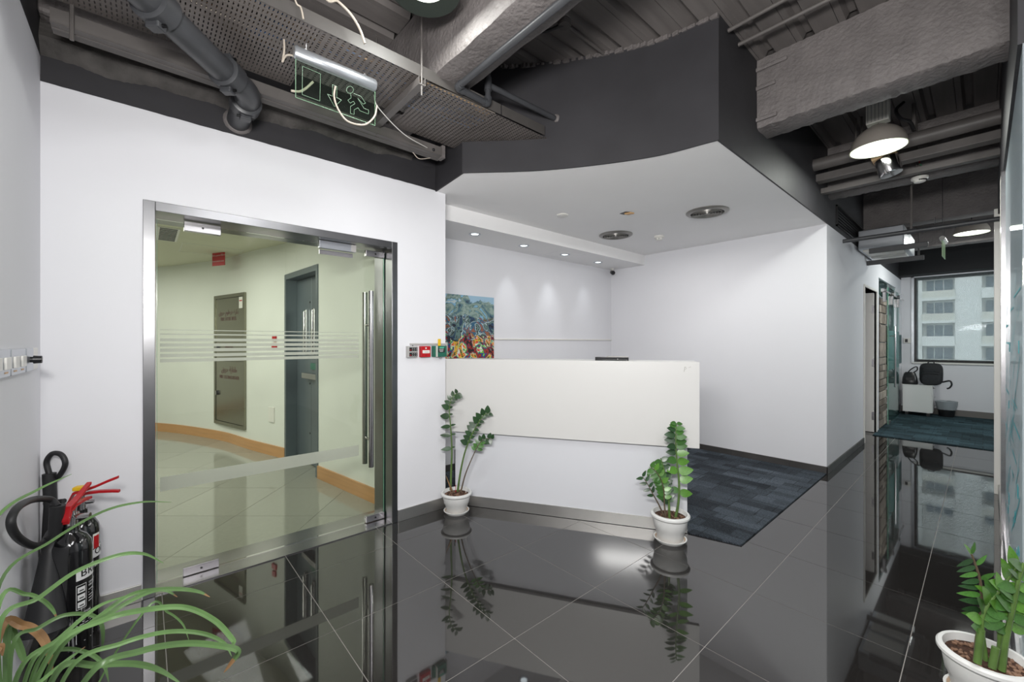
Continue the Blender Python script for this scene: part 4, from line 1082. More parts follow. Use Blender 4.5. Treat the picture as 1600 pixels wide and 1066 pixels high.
# sprinkler stub and conduit on the deck
q = at(882, 41, 'z', ZD-.03)
st = thing('junction_box', (q.x, q.y, ZD-.05), 'round black junction box on the deck above the curved bulkhead', 'junction box')
MB().lathe([(.0001, -.03), (.038, -.03), (.04, -.026), (.04, 0)], 20, Matrix.Translation((q.x, q.y, ZD))).build('box', M['duct'], st, smooth=True)
MB().tube([(q.x, q.y+.03, ZD-.015), (q.x-.0, arc_y(q.x)+.0, ZD-.015)], .011, 10).build('conduit', M['duct'], st, smooth=True)
MB().tube(spline([(q.x-.0, q.y, ZD-.02), (q.x-.1, q.y-.14, ZD-.05), (q.x+.3, q.y-.55, ZD-.06), (q.x+1.2, q.y-.75, ZD-.04)], 8), .01, 8).build('cable', M['blk'], st, smooth=True)
for k, ((x0_, y0_), (x1_, y1_)) in enumerate((((1138, 48), (1240, -8)), ((1154, 70), (1310, -8)))):
    a = at(x0_, y0_, 'z', ZD-.06-.03*k); b = at(x1_, y1_, 'z', ZD-.06-.03*k); b = a+(b-a)*1.3
    MB().tube([a, b], .012, 10).build('conduit', M['duct'], smooth=True, label=['upper of two thin conduits beside the bulkhead corner', 'lower of two thin conduits, entering the bulkhead notch'][k], cat='conduit')

# ---- corridor services
ys_ = at(1400, 225, 'z', 2.62)
cds = thing('service_duct', (-.5, 4.72, 2.8), 'pair of flat charcoal ducts crossing the corridor behind the dome lamp', 'duct')
yd = 4.35
def yline(px, z): return at(px, 0, 'z', z)
a = at(1246, 262, 'x', XC-.0); zA = 2.60
yy, zA = 4.72, 3.02
MB().tube([(XC-.0, yy, zA), (XR, yy, zA)], .055, 20).build('round_duct', M['duct'], cds, smooth=True)
MB().box(XC, XR, yy+.07, yy+.18, 2.885, 2.955).build('flat_duct', M['duct'], cds, bevel=.006)
MB().box(XC, XR, yy+.25, yy+.32, 2.815, 2.865).build('flat_duct', M['duct'], cds, bevel=.004)
for x in (XC+.32, XC+.36):
    MB().tube([(x, yy, zA+.05), (x, yy, ZD)], .008, 8).build('hanger_rod', M['duct'], cds, smooth=True)
pc = at(1388, 395, 'd', 5.6)
# horizontal rods in corridor
zr = 1.794*1.357; yr = 4.116*1.357; 
rd = thing('hanging_conduit', (-.5, yr, zr), 'long black conduit hanging across the corridor on a thin rod', 'conduit')
MB().tube([(-.99, yr, zr), (XR-.001, yr, zr)], .021, 14).build('conduit', M['pipe'], rd, smooth=True)
xr_ = at(1424, 350, 'y', yr).x
MB().tube([(xr_, yr, zr), (xr_, yr, ZD)], .009, 8).build('hanger_rod', M['duct'], rd, smooth=True)
MB().tube([(xr_-.03, yr, zr), (xr_+.03, yr, zr)], .026, 14).build('clamp', M['pipe'], rd, smooth=True)
MB().tube([(xr_+.16, yr, zr+.04), (xr_+.16, yr, zr+.10)], .004, 6).build('eye_bolt', M['steel'], rd)
# far services: lower black tray rails, white cassette
y2 = 6.6
r1a, r1b = at(1358, 393, 'y', y2), at(1450, 384, 'y', y2)
ra = thing('lower_rail', (r1a.x, y2, r1a.z), 'short black rails under the white air unit at the corridor ceiling', 'rail')
MB().box(max(r1a.x, XC+.002), r1b.x, y2-.02, y2+.02, r1a.z-.03, r1a.z+.03).build('rail', M['pipe'], ra, bevel=.003)
r2b = at(1444, 402, 'y', y2+.9)
MB().box(XC+.002, r2b.x, y2+.88, y2+.92, r2b.z-.03, r2b.z+.03).build('rail', M['pipe'], ra, bevel=.003)
MB().tube([(r2b.x-.05, y2+.9, r2b.z), (r2b.x-.05, y2+.9, r2b.z+.35)], .01, 8).build('hanger_rod', M['duct'], ra)
cu0, cu1 = at(1356, 363, 'y', 6.75), at(1424, 356, 'y', 6.75)
zc_ = 2.50
cs = thing('air_conditioner', (-.8, 7.3, zc_), 'pale air conditioning cassette hanging at the corridor ceiling', 'air conditioner')
MB().box(XC+.02, -.62, 6.75, 7.9, zc_+.02, zc_+.26).build('body', M['alu'], cs, bevel=.01)
MB().box(XC+.06, -.66, 6.8, 7.25, zc_, zc_+.02).build('panel', M['wplastic'], cs, bevel=.005)
MB().box(XC+.06, -.66, 7.35, 7.85, zc_, zc_+.02).build('panel', M['wplastic'], cs, bevel=.005)
# small black bracket spotlight etc
e2 = at(1472, 372, 'd', 4.9)
e2s = thing('exit_sign', tuple(e2), 'small exit sign seen end-on hanging on wires at the corridor ceiling', 'exit sign')
hd = Vector((.03, 1, 0)).normalized()
MB().tube([e2-hd*.0, e2+hd*.34], .026, 12).build('housing', M['wplastic'], e2s, smooth=True)
a_ = e2+hd*.01; b_ = e2+hd*.33
MB().add([a_+Vector((.003, 0, -.02)), b_+Vector((.003, 0, -.02)), b_+Vector((.003, 0, -.21)), a_+Vector((.003, 0, -.21)), a_+Vector((-.003, 0, -.02)), b_+Vector((-.003, 0, -.02)), b_+Vector((-.003, 0, -.21)), a_+Vector((-.003, 0, -.21))],
  [(0, 1, 2, 3), (7, 6, 5, 4), (0, 3, 7, 4), (3, 2, 6, 7), (2, 1, 5, 6), (0, 4, 5, 1)]).build('glass_blade', mat('pale_green_acrylic', (176, 205, 160), .2), e2s)
for s in (.05, .29): MB().tube([e2+hd*s+Vector((0, 0, .02)), (*(e2+hd*s).xy, ZD)], .002, 5).build('hanging_wire', M['steel'], e2s)

# ---- dome lamps
def dome_lamp(x, y, z, r, label, power, gear=True):
    t = thing('pendant_lamp', (x, y, z), label, 'lamp', 'dome pendant lamps')
    Mx = Matrix.Translation((x, y, z)); P = [(r*1.02, -.004), (r*1.02, .0)]+[(r*math.cos(a), r*1.0*math.sin(a)) for a in [PI/2*i/10 for i in range(10)]]
    P = [p for p in P if p[0] > .05]+[(.05, r*1.0)]
    MB().lathe(P, 36, Mx).build('shade', M['lamp_grey'], t, smooth=True)
    MB().lathe([(a*.97, b-.004) for a, b in P[2:]]+[(.001, r*.80)], 36, Mx).build('reflector', M['lamp_white'], t, smooth=True)
    MB().disc(r*.955, .012, 32, Mx, up=False).build('diffuser_disc', M['glow'], t)
    MB().lathe([(.07, r*.8), (.07, r*.8+.02), (.05, r*.8+.03), (.001, r*.8+.03)], 20, Mx).build('collar', M['blk'], t, smooth=True)
    if gear:
        o = MB().box(x-.07, x+.07, y-.04, y+.04, z+r*1.0+.02, z+r*1.0+.26).build('gear_box', M['wplastic'], t, bevel=.004)
        for k in range(6): MB().box(x-.06+k*.022, x-.055+k*.022, y-.046, y-.04, z+r*1.0+.03, z+r*1.0+.25).build('fin', M['gplastic'], o)
    MB().tube([(x, y, z+r*1.0), (x, y, ZD)], .006, 8).build('stem', M['blk'], t)
    l = bpy.data.lights.new('bulb', 'AREA'); l.shape = 'DISK'; l.size = r*1.6; l.energy = power; l.color = (.97, 1, .95)
    o = bpy.data.objects.new('lamp_light', l); C.objects.link(o); o.parent = t; o.location = (0, 0, -.012)
    return t
l2 = at(1372, 232, 'd', 2.44*1.357)
dome_lamp(l2.x, l2.y, l2.z, .178, 'grey dome pendant lamp glowing white above the corridor entrance', 13)
l3 = at(1518, 364, 'd', 5.9)
dome_lamp(l3.x, l3.y, l3.z, .18, 'distant dome pendant lamp near the office window', 16, False)
# lamp at the top edge: wide dark rim
l1 = at(664, -16, 'z', 2.98)
t = thing('pendant_lamp', tuple(l1), 'lit round lamp with dark rim cut by the top edge of the photo', 'lamp', 'dome pendant lamps')
Mx = Matrix.Translation(l1)
MB().lathe([(.095, .02), (.16, -.004), (.165, 0), (.15, .09), (.08, .14), (.001, .15)], 40, Mx).build('shade', mat('dark_green_grey', (34, 40, 36), .5), t, smooth=True)
MB().disc(.097, .0195, 32, Mx, up=False).build('diffuser_disc', M['glow'], t)
MB().tube([l1+Vector((0, 0, .15)), (l1.x, l1.y, ZD)], .008, 8).build('stem', M['blk'], t)
l = bpy.data.lights.new('bulb', 'AREA'); l.shape = 'DISK'; l.size = .3; l.energy = 8; l.color = (.98, 1, .96)
o = bpy.data.objects.new('lamp_light', l); C.objects.link(o); o.parent = t; o.location = (0, 0, -.012)
# chrome can below lamp 2
c2 = at(1384, 247, 'd', 3.5)
t = thing('floodlight', tuple(c2), 'small chrome cylinder light with torn tan board hanging under the dome lamp', 'light fitting')
Mx = Matrix.Translation(c2) @ Matrix.Rotation(math.radians(-14), 4, 'Y') 
MB().lathe([(.001, -.15), (.072, -.15), (.078, -.14), (.078, -.01), (.07, 0), (.001, 0)], 28, Mx).build('can', M['chrome'], t, smooth=True)
MB().box(-.085, .075, -.07, .07, 0, .03, Mx).build('torn_board', mat('kraft_board', (196, 166, 128), .8), t, bevel=.006)
MB().tube([c2+Vector((0, 0, .03)), (c2.x, c2.y, ZD)], .008, 8).build('stem', M['blk'], t)
# smoke detector in corridor
c3 = at(1437, 282, 'd', 3.69)
t = thing('smoke_detector', tuple(c3), 'white smoke detector hanging on a rod in the corridor', 'smoke detector')
Mx = Matrix.Translation(c3) @ Matrix.Scale(.72, 4)
MB().lathe([(.001, .05), (.05, .05), (.078, .04), (.082, .03), (.08, .015), (.06, 0), (.052, -.02), (.04, -.026), (.001, -.026)], 28, Mx).build('body', M['wplastic'], t, smooth=True)
for k in range(8):
    a = YAW-PI/2-.8+k*.23
    MB().box(.0595, .066, -.005, .005, -.012, .006, Mx @ Matrix.Rotation(a, 4, 'Z')).build('vent_slot', M['blk'], t)
MB().tube([c3+Vector((-.02, 0, .05)), (c3.x-.02, c3.y, ZD-.0)], .007, 8).build('rod', M['duct'], t)
MB().tube(spline([c3+Vector((.0, 0, .05)), c3+Vector((.02, 0, .10)), c3+Vector((.0, 0, .15))], 5), .004, 6).build('green_wire', mat('green_wire', (60, 130, 90), .5), t, smooth=True)
MB().tube(spline([c3+Vector((.0, 0, .15)), c3+Vector((-.005, 0, .19)), c3+Vector((-.015, 0, .23))], 5), .004, 6).build('red_wire', M['red'], t, smooth=True)
# cable coil behind the lamp
qv = at(1425, 180, 'd', 3.3); cc = spline([at(1412, 160, 'd', 3.3), at(1400, 172, 'd', 3.3), at(1407, 185, 'd', 3.3), at(1421, 190, 'd', 3.3), at(1428, 203, 'd', 3.3)], 6)
MB().tube(cc, .012, 8).build('flexible_conduit', M['blk'], smooth=True, label='black flexible conduit curling behind the dome lamp', cat='conduit')
MB().tube([at(1428, 162, 'd', 3.4), at(1428, 205, 'd', 3.4)], .013, 8).build('drop_rod', M['duct'], smooth=True, label='black vertical rod behind the dome lamp', cat='rod')
# ================================================================ OFFICE END
# timber door opened into the side room
jm = S('door_2', MB().box(XC-.13, XC+.014, 7.255, 7.285, 0, 2.14).box(XC-.13, XC+.014, 8.25, 8.28, 0, 2.14).box(XC-.13, XC+.014, 7.285, 8.25, 2.11, 2.14), M['wplastic'], 'white door frame in the corridor wall', bevel=.002)
lf_ = thing('panel_door', (XC-.5, 8.22, 0), 'white door standing open into the room beside the corridor', 'door')
MB().box(XC-1.0, XC-.02, 8.205, 8.245, .008, 2.1).build('leaf', M['wplastic'], lf_, bevel=.002)
for z in (.25, 1.05, 1.85): MB().box(XC-.045, XC-.018, 8.199, 8.205, z-.06, z+.06).build('hinge', M['steel'], lf_)
S('wall_store', MB().box(XC-2.5, XC-2.4, 6.4, YF, 0, ZS).box(XC-2.4, XC-.12, 6.4, 6.5, 0, ZS).box(XC-2.4, XC-.12, YF-.1, YF, 0, ZS), M['white'], 'white walls of the room behind the glass sliding door')
S('ceiling_store', MB().box(XC-2.5, XC-.12, 6.4, YF, ZS+.002, ZS+.1), M['white_ceiling'], 'white ceiling of the room behind the glass sliding door')
S('floor_store', MB().box(XC-2.5, XC, 6.4, YF, -.12, -.002), bm_, 'dark floor of the room behind the glass sliding door')
# stone patterned panel behind fixed glass
sp2 = thing('stone_panel', (XC-.10, 8.83, 0), 'brown stone faced panel between the white door and the sliding glass door', 'wall panel')
stm = [mat('stone_%d' % k, c, .85, noise=(9, .3), bump=(20, .5, .01), rnd=.2) for k, c in enumerate(((128, 118, 108), (104, 94, 84), (150, 140, 128)))]
MB().box(XC-.03, XC-.005, 8.48, 9.20, 0, 2.06).build('backing', M['blk'], sp2)
z = .02; rr = random.Random(2)
while z < 2.03:
    h_ = rr.uniform(.10, .3) if z > 1 else rr.uniform(.07, .13); y = 8.485
    while y < 9.19:
        L_ = rr.uniform(.16, .42); y2_ = min(y+L_, 9.195); zt = min(z+h_, 2.05)
        if y2_-y > .02: MB().box(XC-.005, XC+.010+rr.uniform(0, .010), y+.006, y2_-.006, z+.006, zt-.006).build('stone', stm[rr.randrange(3)], sp2, bevel=.008)
        y = y2_
    z += h_
fg = thing('fixed_glass_panel', (XC-.02, 9.4, 2.06), 'green tinted glass transom above the brown stone panel', 'glass panel')
MB().box(XC-.02, XC-.01, 8.49, 10.39, 2.08, 2.35).build('pane', M['green_glass'], fg)
MB().box(XC-.03, XC-.0, 8.482, 10.39, 2.062, 2.078).build('edge_strip', M['steel'], fg)
sg_ = thing('sliding_glass_door', (XC+.04, 9.8, 0), 'green glass sliding door with two vertical steel bar handles', 'door')
MB().box(XC+.03, XC+.04, 9.12, 10.42, .012, 2.26).build('glass_leaf', M['green_glass'], sg_)
MB().box(XC+.0405, XC+.041, 9.12, 10.42, .9, 1.55).build('frosted_band', glass_mat('teal_film', (150, 205, 200), .8, .1, .4, (120, 180, 175)), sg_)
MB().box(XC+.029, XC+.041, 9.115, 9.12, .012, 2.26).build('glass_edge', M['edge_green'], sg_)
for y_ in (9.22,):
    for s in (.075, -.035):
        o = MB().tube([(XC+.035+s, y_+.02, .62), (XC+.035+s, y_+.02, 1.62)], .014, 12).build('bar_handle', M['chrome'], sg_, smooth=True)
        for z in (.78, 1.46): MB().tube([(XC+.035, y_+.02, z), (XC+.035+s, y_+.02, z)], .007, 8).build('standoff', M['chrome'], o, smooth=True)
MB().box(XC+.01, XC+.06, 9.13, 9.24, .01, .07).build('floor_guide', M['steel'], sg_, bevel=.003)
rl = thing('sliding_rail', (XC+.05, 9.5, 2.12), 'steel sliding door rail with roller hangers over the glass', 'rail')
MB().tube([(XC+.055, 8.5, 2.16), (XC+.055, 10.9, 2.16)], .013, 12).build('rail_bar', M['chrome'], rl, smooth=True)
for y_ in (8.55, 9.35, 10.1):
    o = MB().tube([(XC+.02, y_, 2.16), (XC+.085, y_, 2.16)], .032, 16).build('roller', M['chrome'], rl, smooth=True)
    MB().box(XC+.04, XC+.075, y_-.03, y_+.03, 1.98, 2.13).build('hanger', M['steel'], o, bevel=.003)
MB().box(XC+.001, XC+.008, 10.5, YF-.02, .15, 2.3).build('wall_panel', mat('gloss_white_panel', (214, 218, 220), .08), bevel=.002, label='glossy white back painted panel at the corridor corner', cat='panel')
MB().box(XC+.0085, XC+.0095, 10.5, YF-.02, .95, 1.5).build('teal_band', glass_mat('teal_band', (110, 160, 158), .8, .05, .6, (90, 140, 140)), label='dark teal band across the panel in the corridor corner', cat='panel')
# thermostat
q0_, q1_ = at(1412, 535.5, 'y', YF), at(1423, 529.5, 'y', YF)
t = thing('thermostat', (q0_.x, YF, q0_.z), 'small white thermostat on the wall left of the office window', 'thermostat')
MB().box(q0_.x, q1_.x, YF-.02, YF, q0_.z-.01, q1_.z+.01).build('case', M['wplastic'], t, bevel=.003)
MB().box(q0_.x+.02, q0_.x+.06, YF-.022, YF-.02, q0_.z+.005, q1_.z-.005).build('display', M['blk'], t)

# pedestal
P0, P1 = Vector((XC+.07, 10.62, .009)), Vector((-.60, 10.99, .575))
pd = thing('drawer_pedestal', ((P0.x+P1.x)/2, (P0.y+P1.y)/2, .01), 'white mobile drawer pedestal on castors under the office window', 'cabinet')
MB().box(P0.x, P1.x-.018, P0.y, P1.y, .075, .555).build('carcass', M['laminate'], pd, bevel=.003)
MB().box(P0.x-.003, P1.x, P0.y-.003, P1.y+.003, .555, .575).build('top', M['laminate'], pd, bevel=.002)
for k in range(3):
    o = MB().box(P1.x-.017, P1.x, P0.y+.004, P1.y-.004, .08+k*.158, .233+k*.158).build('drawer', M['laminate'], pd, bevel=.002)
    MB().tube([(P1.x+.02, P0.y+.12, .2+k*.158), (P1.x+.02, P1.y-.12, .2+k*.158)], .005, 8).build('handle', M['chrome'], o, smooth=True)
MB().tube([(P1.x, P0.y+.05, .53), (P1.x+.02, P0.y+.05, .53)], .01, 10).build('lock', M['chrome'], pd)
for x in (P0.x+.05, P1.x-.06):
    for y_ in (P0.y+.05, P1.y-.05):
        o = MB().box(x-.018, x+.018, y_-.012, y_+.012, .045, .075).build('castor', M['gplastic'], pd, bevel=.003)
        MB().tube([(x, y_-.02, .036), (x, y_+.02, .036)], .026, 14).build('wheel', M['blk'], o, smooth=True)
# backpack
def blob(name, c, s, m, par, e=.55, nu=20, nv=14, rx=0, rz=0, bend=0, **k):
    """rounded box (superellipsoid)"""
    vs = []; fs = []
    def sp(v, p): return math.copysign(abs(v)**p, v)
    Mx = Matrix.Translation(c) @ Matrix.Rotation(rz, 4, 'Z') @ Matrix.Rotation(rx, 4, 'X')
    for i in range(nv+1):
        a = -PI/2+PI*i/nv
        for j in range(nu):
            b = 2*PI*j/nu
            vs.append((s[0]*sp(math.cos(a), e)*sp(math.cos(b), e), s[1]*sp(math.cos(a), e)*sp(math.sin(b), e), s[2]*sp(math.sin(a), e)))
    for i in range(nv):
        for j in range(nu): fs.append((i*nu+j, i*nu+(j+1) % nu, (i+1)*nu+(j+1) % nu, (i+1)*nu+j))
    return MB().add(vs, fs, Mx).build(name, m, par, smooth=True, **k)
bp0 = at(1450, 602, 'y', 10.78); bp0.z = .577; bp0.x += .04
bkp = thing('backpack', tuple(bp0), 'black backpack standing on the white pedestal', 'backpack')
blob('body', bp0+Vector((0, 0, .2)), (.155, .09, .2), M['bag'], bkp, .5)
blob('front_pocket', bp0+Vector((.0, -.085, .12)), (.125, .04, .12), M['bag'], bkp, .5)
blob('top_pocket', bp0+Vector((.0, -.075, .275)), (.12, .03, .06), M['bag'], bkp, .55)
MB().tube(spline([bp0+Vector((-.04, 0, .39)), bp0+Vector((-.03, 0, .42)), bp0+Vector((.03, 0, .42)), bp0+Vector((.04, 0, .39))], 5), .009, 8).build('grab_handle', M['bag'], bkp, smooth=True)
MB().tube(spline([bp0+Vector((-.11, -.128, .2)), bp0+Vector((0, -.13, .215)), bp0+Vector((.11, -.128, .2))], 5), .003, 6).build('zip', M['gplastic'] if False else M['blk'], bkp)
MB().tube(spline([bp0+Vector((.14, .0, .06)), bp0+Vector((.235, -.02, .09)), bp0+Vector((.26, -.03, .03)), bp0+Vector((.235, -.03, -.03)), bp0+Vector((.20, -.03, -.05))], 6), .013, 8).build('shoulder_strap', M['bag'], bkp, smooth=True)
hb0 = at(1414, 602, 'y', 10.72); hb0.z = .577; hb0.x = XC+.16
hb = thing('handbag', tuple(hb0), 'shiny black leather handbag standing beside the backpack', 'handbag')
mb = MB(); vs = []
for z, sx_, sy_ in ((0, .105, .07), (.02, .11, .075), (.12, .10, .06), (.2, .08, .03), (.225, .06, .018)):
    for j in range(16):
        a = 2*PI*j/16; c_, s_ = math.cos(a), math.sin(a)
        vs.append((hb0.x+math.copysign(abs(c_)**.5, c_)*sx_, hb0.y+math.copysign(abs(s_)**.5, s_)*sy_, hb0.z+z))
mb.add(vs, [(i*16+j, i*16+(j+1) % 16, (i+1)*16+(j+1) % 16, (i+1)*16+j) for i in range(4) for j in range(16)]+[tuple(range(16))[::-1], tuple(64+j for j in range(16))])
mb.build('body', M['leather'], hb, smooth=True)
MB().tube(spline([hb0+Vector((-.03, -.02, .21)), hb0+Vector((.02, -.03, .28)), hb0+Vector((.09, -.03, .33)), hb0+Vector((.10, -.02, .27)), hb0+Vector((.05, -.01, .22))], 6), .009, 8).build('handle', M['leather'], hb, smooth=True)
MB().box(hb0.x-.05, hb0.x+.05, hb0.y-.078, hb0.y-.066, .577+.07, .577+.13).build('front_flap', M['leather'], hb, bevel=.004)
# bin
b0 = at(1479, 651, 'z', .009)
bn = thing('waste_bin', tuple(b0), 'black waste bin with grey plastic liner beside the pedestal', 'bin')
Mx = Matrix.Translation(b0); k_ = .9
MB().lathe([(.001, 0), (.098, 0), (.10, .01), (.128, .24), (.12, .24), (.09, .02)], 28, Mx).build('bucket', M['blk'], bn, smooth=True)
rr = random.Random(4); vs = []; n = 36
for r_, z_, w_ in ((.123, .13, .002), (.134, .2, .006), (.146, .272, .006), (.14, .278, .003), (.118, .25, .002), (.1, .15, .01)):
    for j in range(n): vs.append(((r_+rr.uniform(-w_, w_))*math.cos(2*PI*j/n), (r_+rr.uniform(-w_, w_))*math.sin(2*PI*j/n), z_+rr.uniform(-w_, w_)))
MB().add(vs, [(i*n+j, i*n+(j+1) % n, (i+1)*n+(j+1) % n, (i+1)*n+j) for i in range(5) for j in range(n)], Mx).build('liner', M['liner'], bn, smooth=True)

# ================================================================ BUILDING OUTSIDE
YB_ = 80.0
ab = thing('apartment_building', (0, YB_+3, -13), 'pale multi storey building seen through the office window', 'building')
def bX(px): return at(px, 500, 'y', YB_).x
def bZ(py): return at(1490, py, 'y', YB_).z
fl_h = (600-523)/2; 
zsl = [bZ(q) for q in (464, 501, 538, 573)]   # slab tops
fh = (zsl[0]-zsl[3])/3
xa, xb_, xc_, xd = bX(1443), bX(1492), bX(1534), bX(1590)
bay = xd-xb_+ (xb_-xa)*.2
pil = []
MB().box(-40, 40, YB_+1.6, YB_+6, -13, 32).build('rear_wall', M['facade'], ab)
k0 = -5; x = xb_
pw_ = xc_-xb_; ow = xb_-xa
n_ = 0
for i in range(-3, 4):
    x0 = xb_+i*(pw_+ow*1.05)
    MB().box(x0, x0+pw_, YB_, YB_+1.6, -13, 32).build('pier', M['facade'], ab)
    for j in range(-4, 8):
        zz_ = zsl[0]+(j-3)*fh
        w0, w1 = x0+pw_, x0+pw_+ow*1.05
        MB().box(w0, w1, YB_-.25, YB_+1.6, zz_-.35, zz_).build('balcony_slab', M['facade'], ab)
        MB().box(w0, w1, YB_-.2, YB_-.1, zz_, zz_+.95).build('parapet', M['facade2'] if (j+i) % 3 else M['facade'], ab)
        o = MB().box(w0+ow*.12, w1-ow*.08, YB_+1.5, YB_+1.6, zz_+.6, zz_+2.5).build('window', M['fwin'], ab)
        for q in (.36, .66): MB().box(w0+ow*q, w0+ow*q+.09, YB_+1.44, YB_+1.5, zz_+.6, zz_+2.5).build('mullion', M['facade'], o)
S('ground_outside', MB().box(-60, 60, 14, 140, -14, -13), M['slab'], 'street level ground far below the office window')

# ================================================================ FIRE EXTINGUISHERS
def extinguisher(x, y, ang, label, first):
    r = .068; h = .48
    t = thing('fire_extinguisher', (x, y, 0), label, 'fire extinguisher', 'black fire extinguishers in the corner', rz=ang)
    k = dict(world=False)
    body = MB().lathe([(.001, .012), (.05, .006), (.062, 0), (r, .012), (r, h), (.064, h+.028), (.05, h+.055), (.03, h+.072), (.027, h+.085), (.027, h+.105), (.001, h+.105)], 40).build('cylinder', M['gloss_black'], t, smooth=True, **k)
    zt = h+.105
    MB().lathe([(.022, zt), (.022, zt+.02), (.026, zt+.022), (.026, zt+.034), (.018, zt+.04), (.018, zt+.06), (.001, zt+.06)], 16).build('valve', M['chrome'], t, smooth=True, **k)
    MB().tube([(0, -.02, zt+.03), (0, -.065, zt+.03)], .012, 12).build('outlet', M['chrome'], t, smooth=True, **k)
    MB().tube([(.012, .0, zt+.03), (.05, 0, zt+.03)], [.011, .009], 10).build('safety_disc', M['chrome'], t, smooth=True, **k)
    # levers (pointing +X of the extinguisher)
    def lever(pts, w0, w1, nm):
        vs = []; n = len(pts)
        for i, (a, b) in enumerate(pts):
            w_ = w0+(w1-w0)*i/(n-1)
            vs += [(a, -w_, b-.007), (a, w_, b-.007), (a, w_, b+.005), (a, -w_, b+.005)]
        fs = [(4*i+q, 4*i+(q+1) % 4, 4*i+4+(q+1) % 4, 4*i+4+q) for i in range(n-1) for q in range(4)]+[(0, 3, 2, 1), tuple(4*n-4+q for q in range(4))]
        MB().add(vs, fs).build(nm, M['red'], t, bevel=.002, **k)
    lever([(-.035, zt+.02), (-.01, zt+.062), (.03, zt+.073), (.07, zt+.074), (.12, zt+.070), (.145, zt+.066)], .014, .009, 'carry_handle')
    lever([(-.04, zt+.03), (-.02, zt+.078), (.03, zt+.09), (.06, zt+.100), (.10, zt+.118), (.14, zt+.133)], .015, .009, 'squeeze_lever')
    if not first: MB().box(-.02, .03, -.018, .018, zt+.088, zt+.106).build('yellow_seal', M['yellow'], t, bevel=.004, **k)
    # printed label wrapped on the cylinder, centred at angle 0 is +X; the label faces a0
    return t, r, h
def wrap(r, a0):
    def fn(v):
        a = a0+v.x/r; rr_ = r+.0006+v.z*.3
        return Vector((rr_*math.cos(a), rr_*math.sin(a), v.y))
    return fn
def label_patch(t, r, a0, x0, x1, z0, z1, m, nm, off=.0004, n=10):
    vs = []
    for i in range(n+1):
        a = a0+(x0+(x1-x0)*i/n)/r
        vs += [((r+off)*math.cos(a), (r+off)*math.sin(a), z0), ((r+off)*math.cos(a), (r+off)*math.sin(a), z1)]
    MB().add(vs, [(2*i, 2*i+2, 2*i+3, 2*i+1) for i in range(n)]).build(nm, m, t, smooth=True, world=False)
def decorate(t, r, a0, sticker):
    label_patch(t, r, a0, -.065, .118, .361, .413, M['white_print'], 'name_band', .0010, n=40)
    words('BRISTOL', .043, Matrix.Translation((0, 0, .387)), 'lettering', M['black_print'], t, wrap(r+.0012, a0-.052/r), spacing=1.08, align='LEFT', world=False, bold=.012)
    # frame boxes of instructions
    for (x0, x1, z0, z1) in ((-.065, -.03, .24, .242), (-.065, -.03, .34, .342), (-.065, -.0635, .24, .342), (-.0315, -.03, .24, .342), (-.065, .05, .10, .1015), (-.065, .05, .145, .1465), (-.065, -.0635, .10, .1465), (.0485, .05, .10, .1465)):
        label_patch(t, r, a0, x0, x1, z0, z1, M['white_print'], 'printed_frame', n=4)
    for q in range(3): label_patch(t, r, a0, -.06, -.035, .247+q*.031, .270+q*.031, M['white_print'], 'pictogram', n=3)
    for q in range(3): label_patch(t, r, a0, -.055, -.04, .253+q*.031, .258+q*.031, M['black_print'], 'pictogram_detail', .0008, n=2)
    for j, (z, s, w_) in enumerate(((.335, 'CARBON DIOXIDE', 0), (.322, 'FIRE EXTINGUISHER', 0), (.22, 'CAUTION', 0))):
        words(s, .011, Matrix.Translation((0, 0, z)), 'lettering', M['white_print'], t, wrap(r, a0-(.02 if j < 2 else .06)/r), align='LEFT', world=False)
    rr = random.Random(9)
    for q in range(5): label_patch(t, r, a0, -.02, -.02+rr.uniform(.03, .07), .255+q*.012, .258+q*.012, M['white_print'], 'print_line', n=3)
    for q in range(6): label_patch(t, r, a0, -.065, -.065+rr.uniform(.07, .115), .155+q*.009, .157+q*.009, M['white_print'], 'print_line', n=4)
    if sticker:
        label_patch(t, r, a0, .0+sticker, .034+sticker, .39, .47, M['wplastic'], 'sticker', .001, n=4)
        label_patch(t, r, a0, .003+sticker, .031+sticker, .40, .46, M['red'], 'sticker_picture', .0015, n=4)
def azim(x, y): return math.atan2(-y, -x)
E1 = (-2.558, -.236); E2 = (-2.767, -.225)
RZ1, RZ2 = math.radians(160), math.radians(70)
t1, r, h = extinguisher(*E1, RZ1, 'nearer black fire extinguisher with large black horn and white name band', True)
decorate(t1, r, math.radians(74)-RZ1, 0)
t2, r, h = extinguisher(*E2, RZ2, 'farther black fire extinguisher behind the first, red sticker on its side', False)
decorate(t2, r, math.radians(-4)-RZ2, .055)
def worldtube(t, pts, r_, nm, m, n=12, par=None): return MB().tube(spline(pts, 8), r_, n).build(nm, m, par or t, smooth=True)
# horn and hose of the nearer one (drawn in front-left of the cylinder)
dE = 1.72
ha, hb_ = at(80, 843, 'd', dE), at(70, 985, 'd', dE-.06)
ax_ = (hb_-ha)
u = Vector((F.x, F.y, 0)); 
MB().tube([ha, ha+ax_*.15, ha+ax_*.9, hb_, hb_+ax_*.01], [.024, .028, .060, .068, .070], 28, caps=False).build('horn', M['rubber'], t1, smooth=True).modifiers.new('s', 'SOLIDIFY').thickness = .003
MB().tube([at(90, 790, 'd', dE), at(86, 835, 'd', dE), ha], [.024, .021, .024], 20).build('horn_grip', M['rubber'], t1, smooth=True)
worldtube(t1, [at(90, 792, 'd', dE), at(78, 781, 'd', dE), at(52, 781, 'd', 1.62), at(28, 793, 'd', 1.47), at(17, 815, 'd', 1.41), at(26, 838, 'd', 1.45), at(48, 852, 'd', 1.58), at(66, 850, 'd', 1.68), at(80, 830, 'd', dE+.06), at(98, 812, 'd', dE+.08)], .0125, 'hose', M['rubber'], 14)
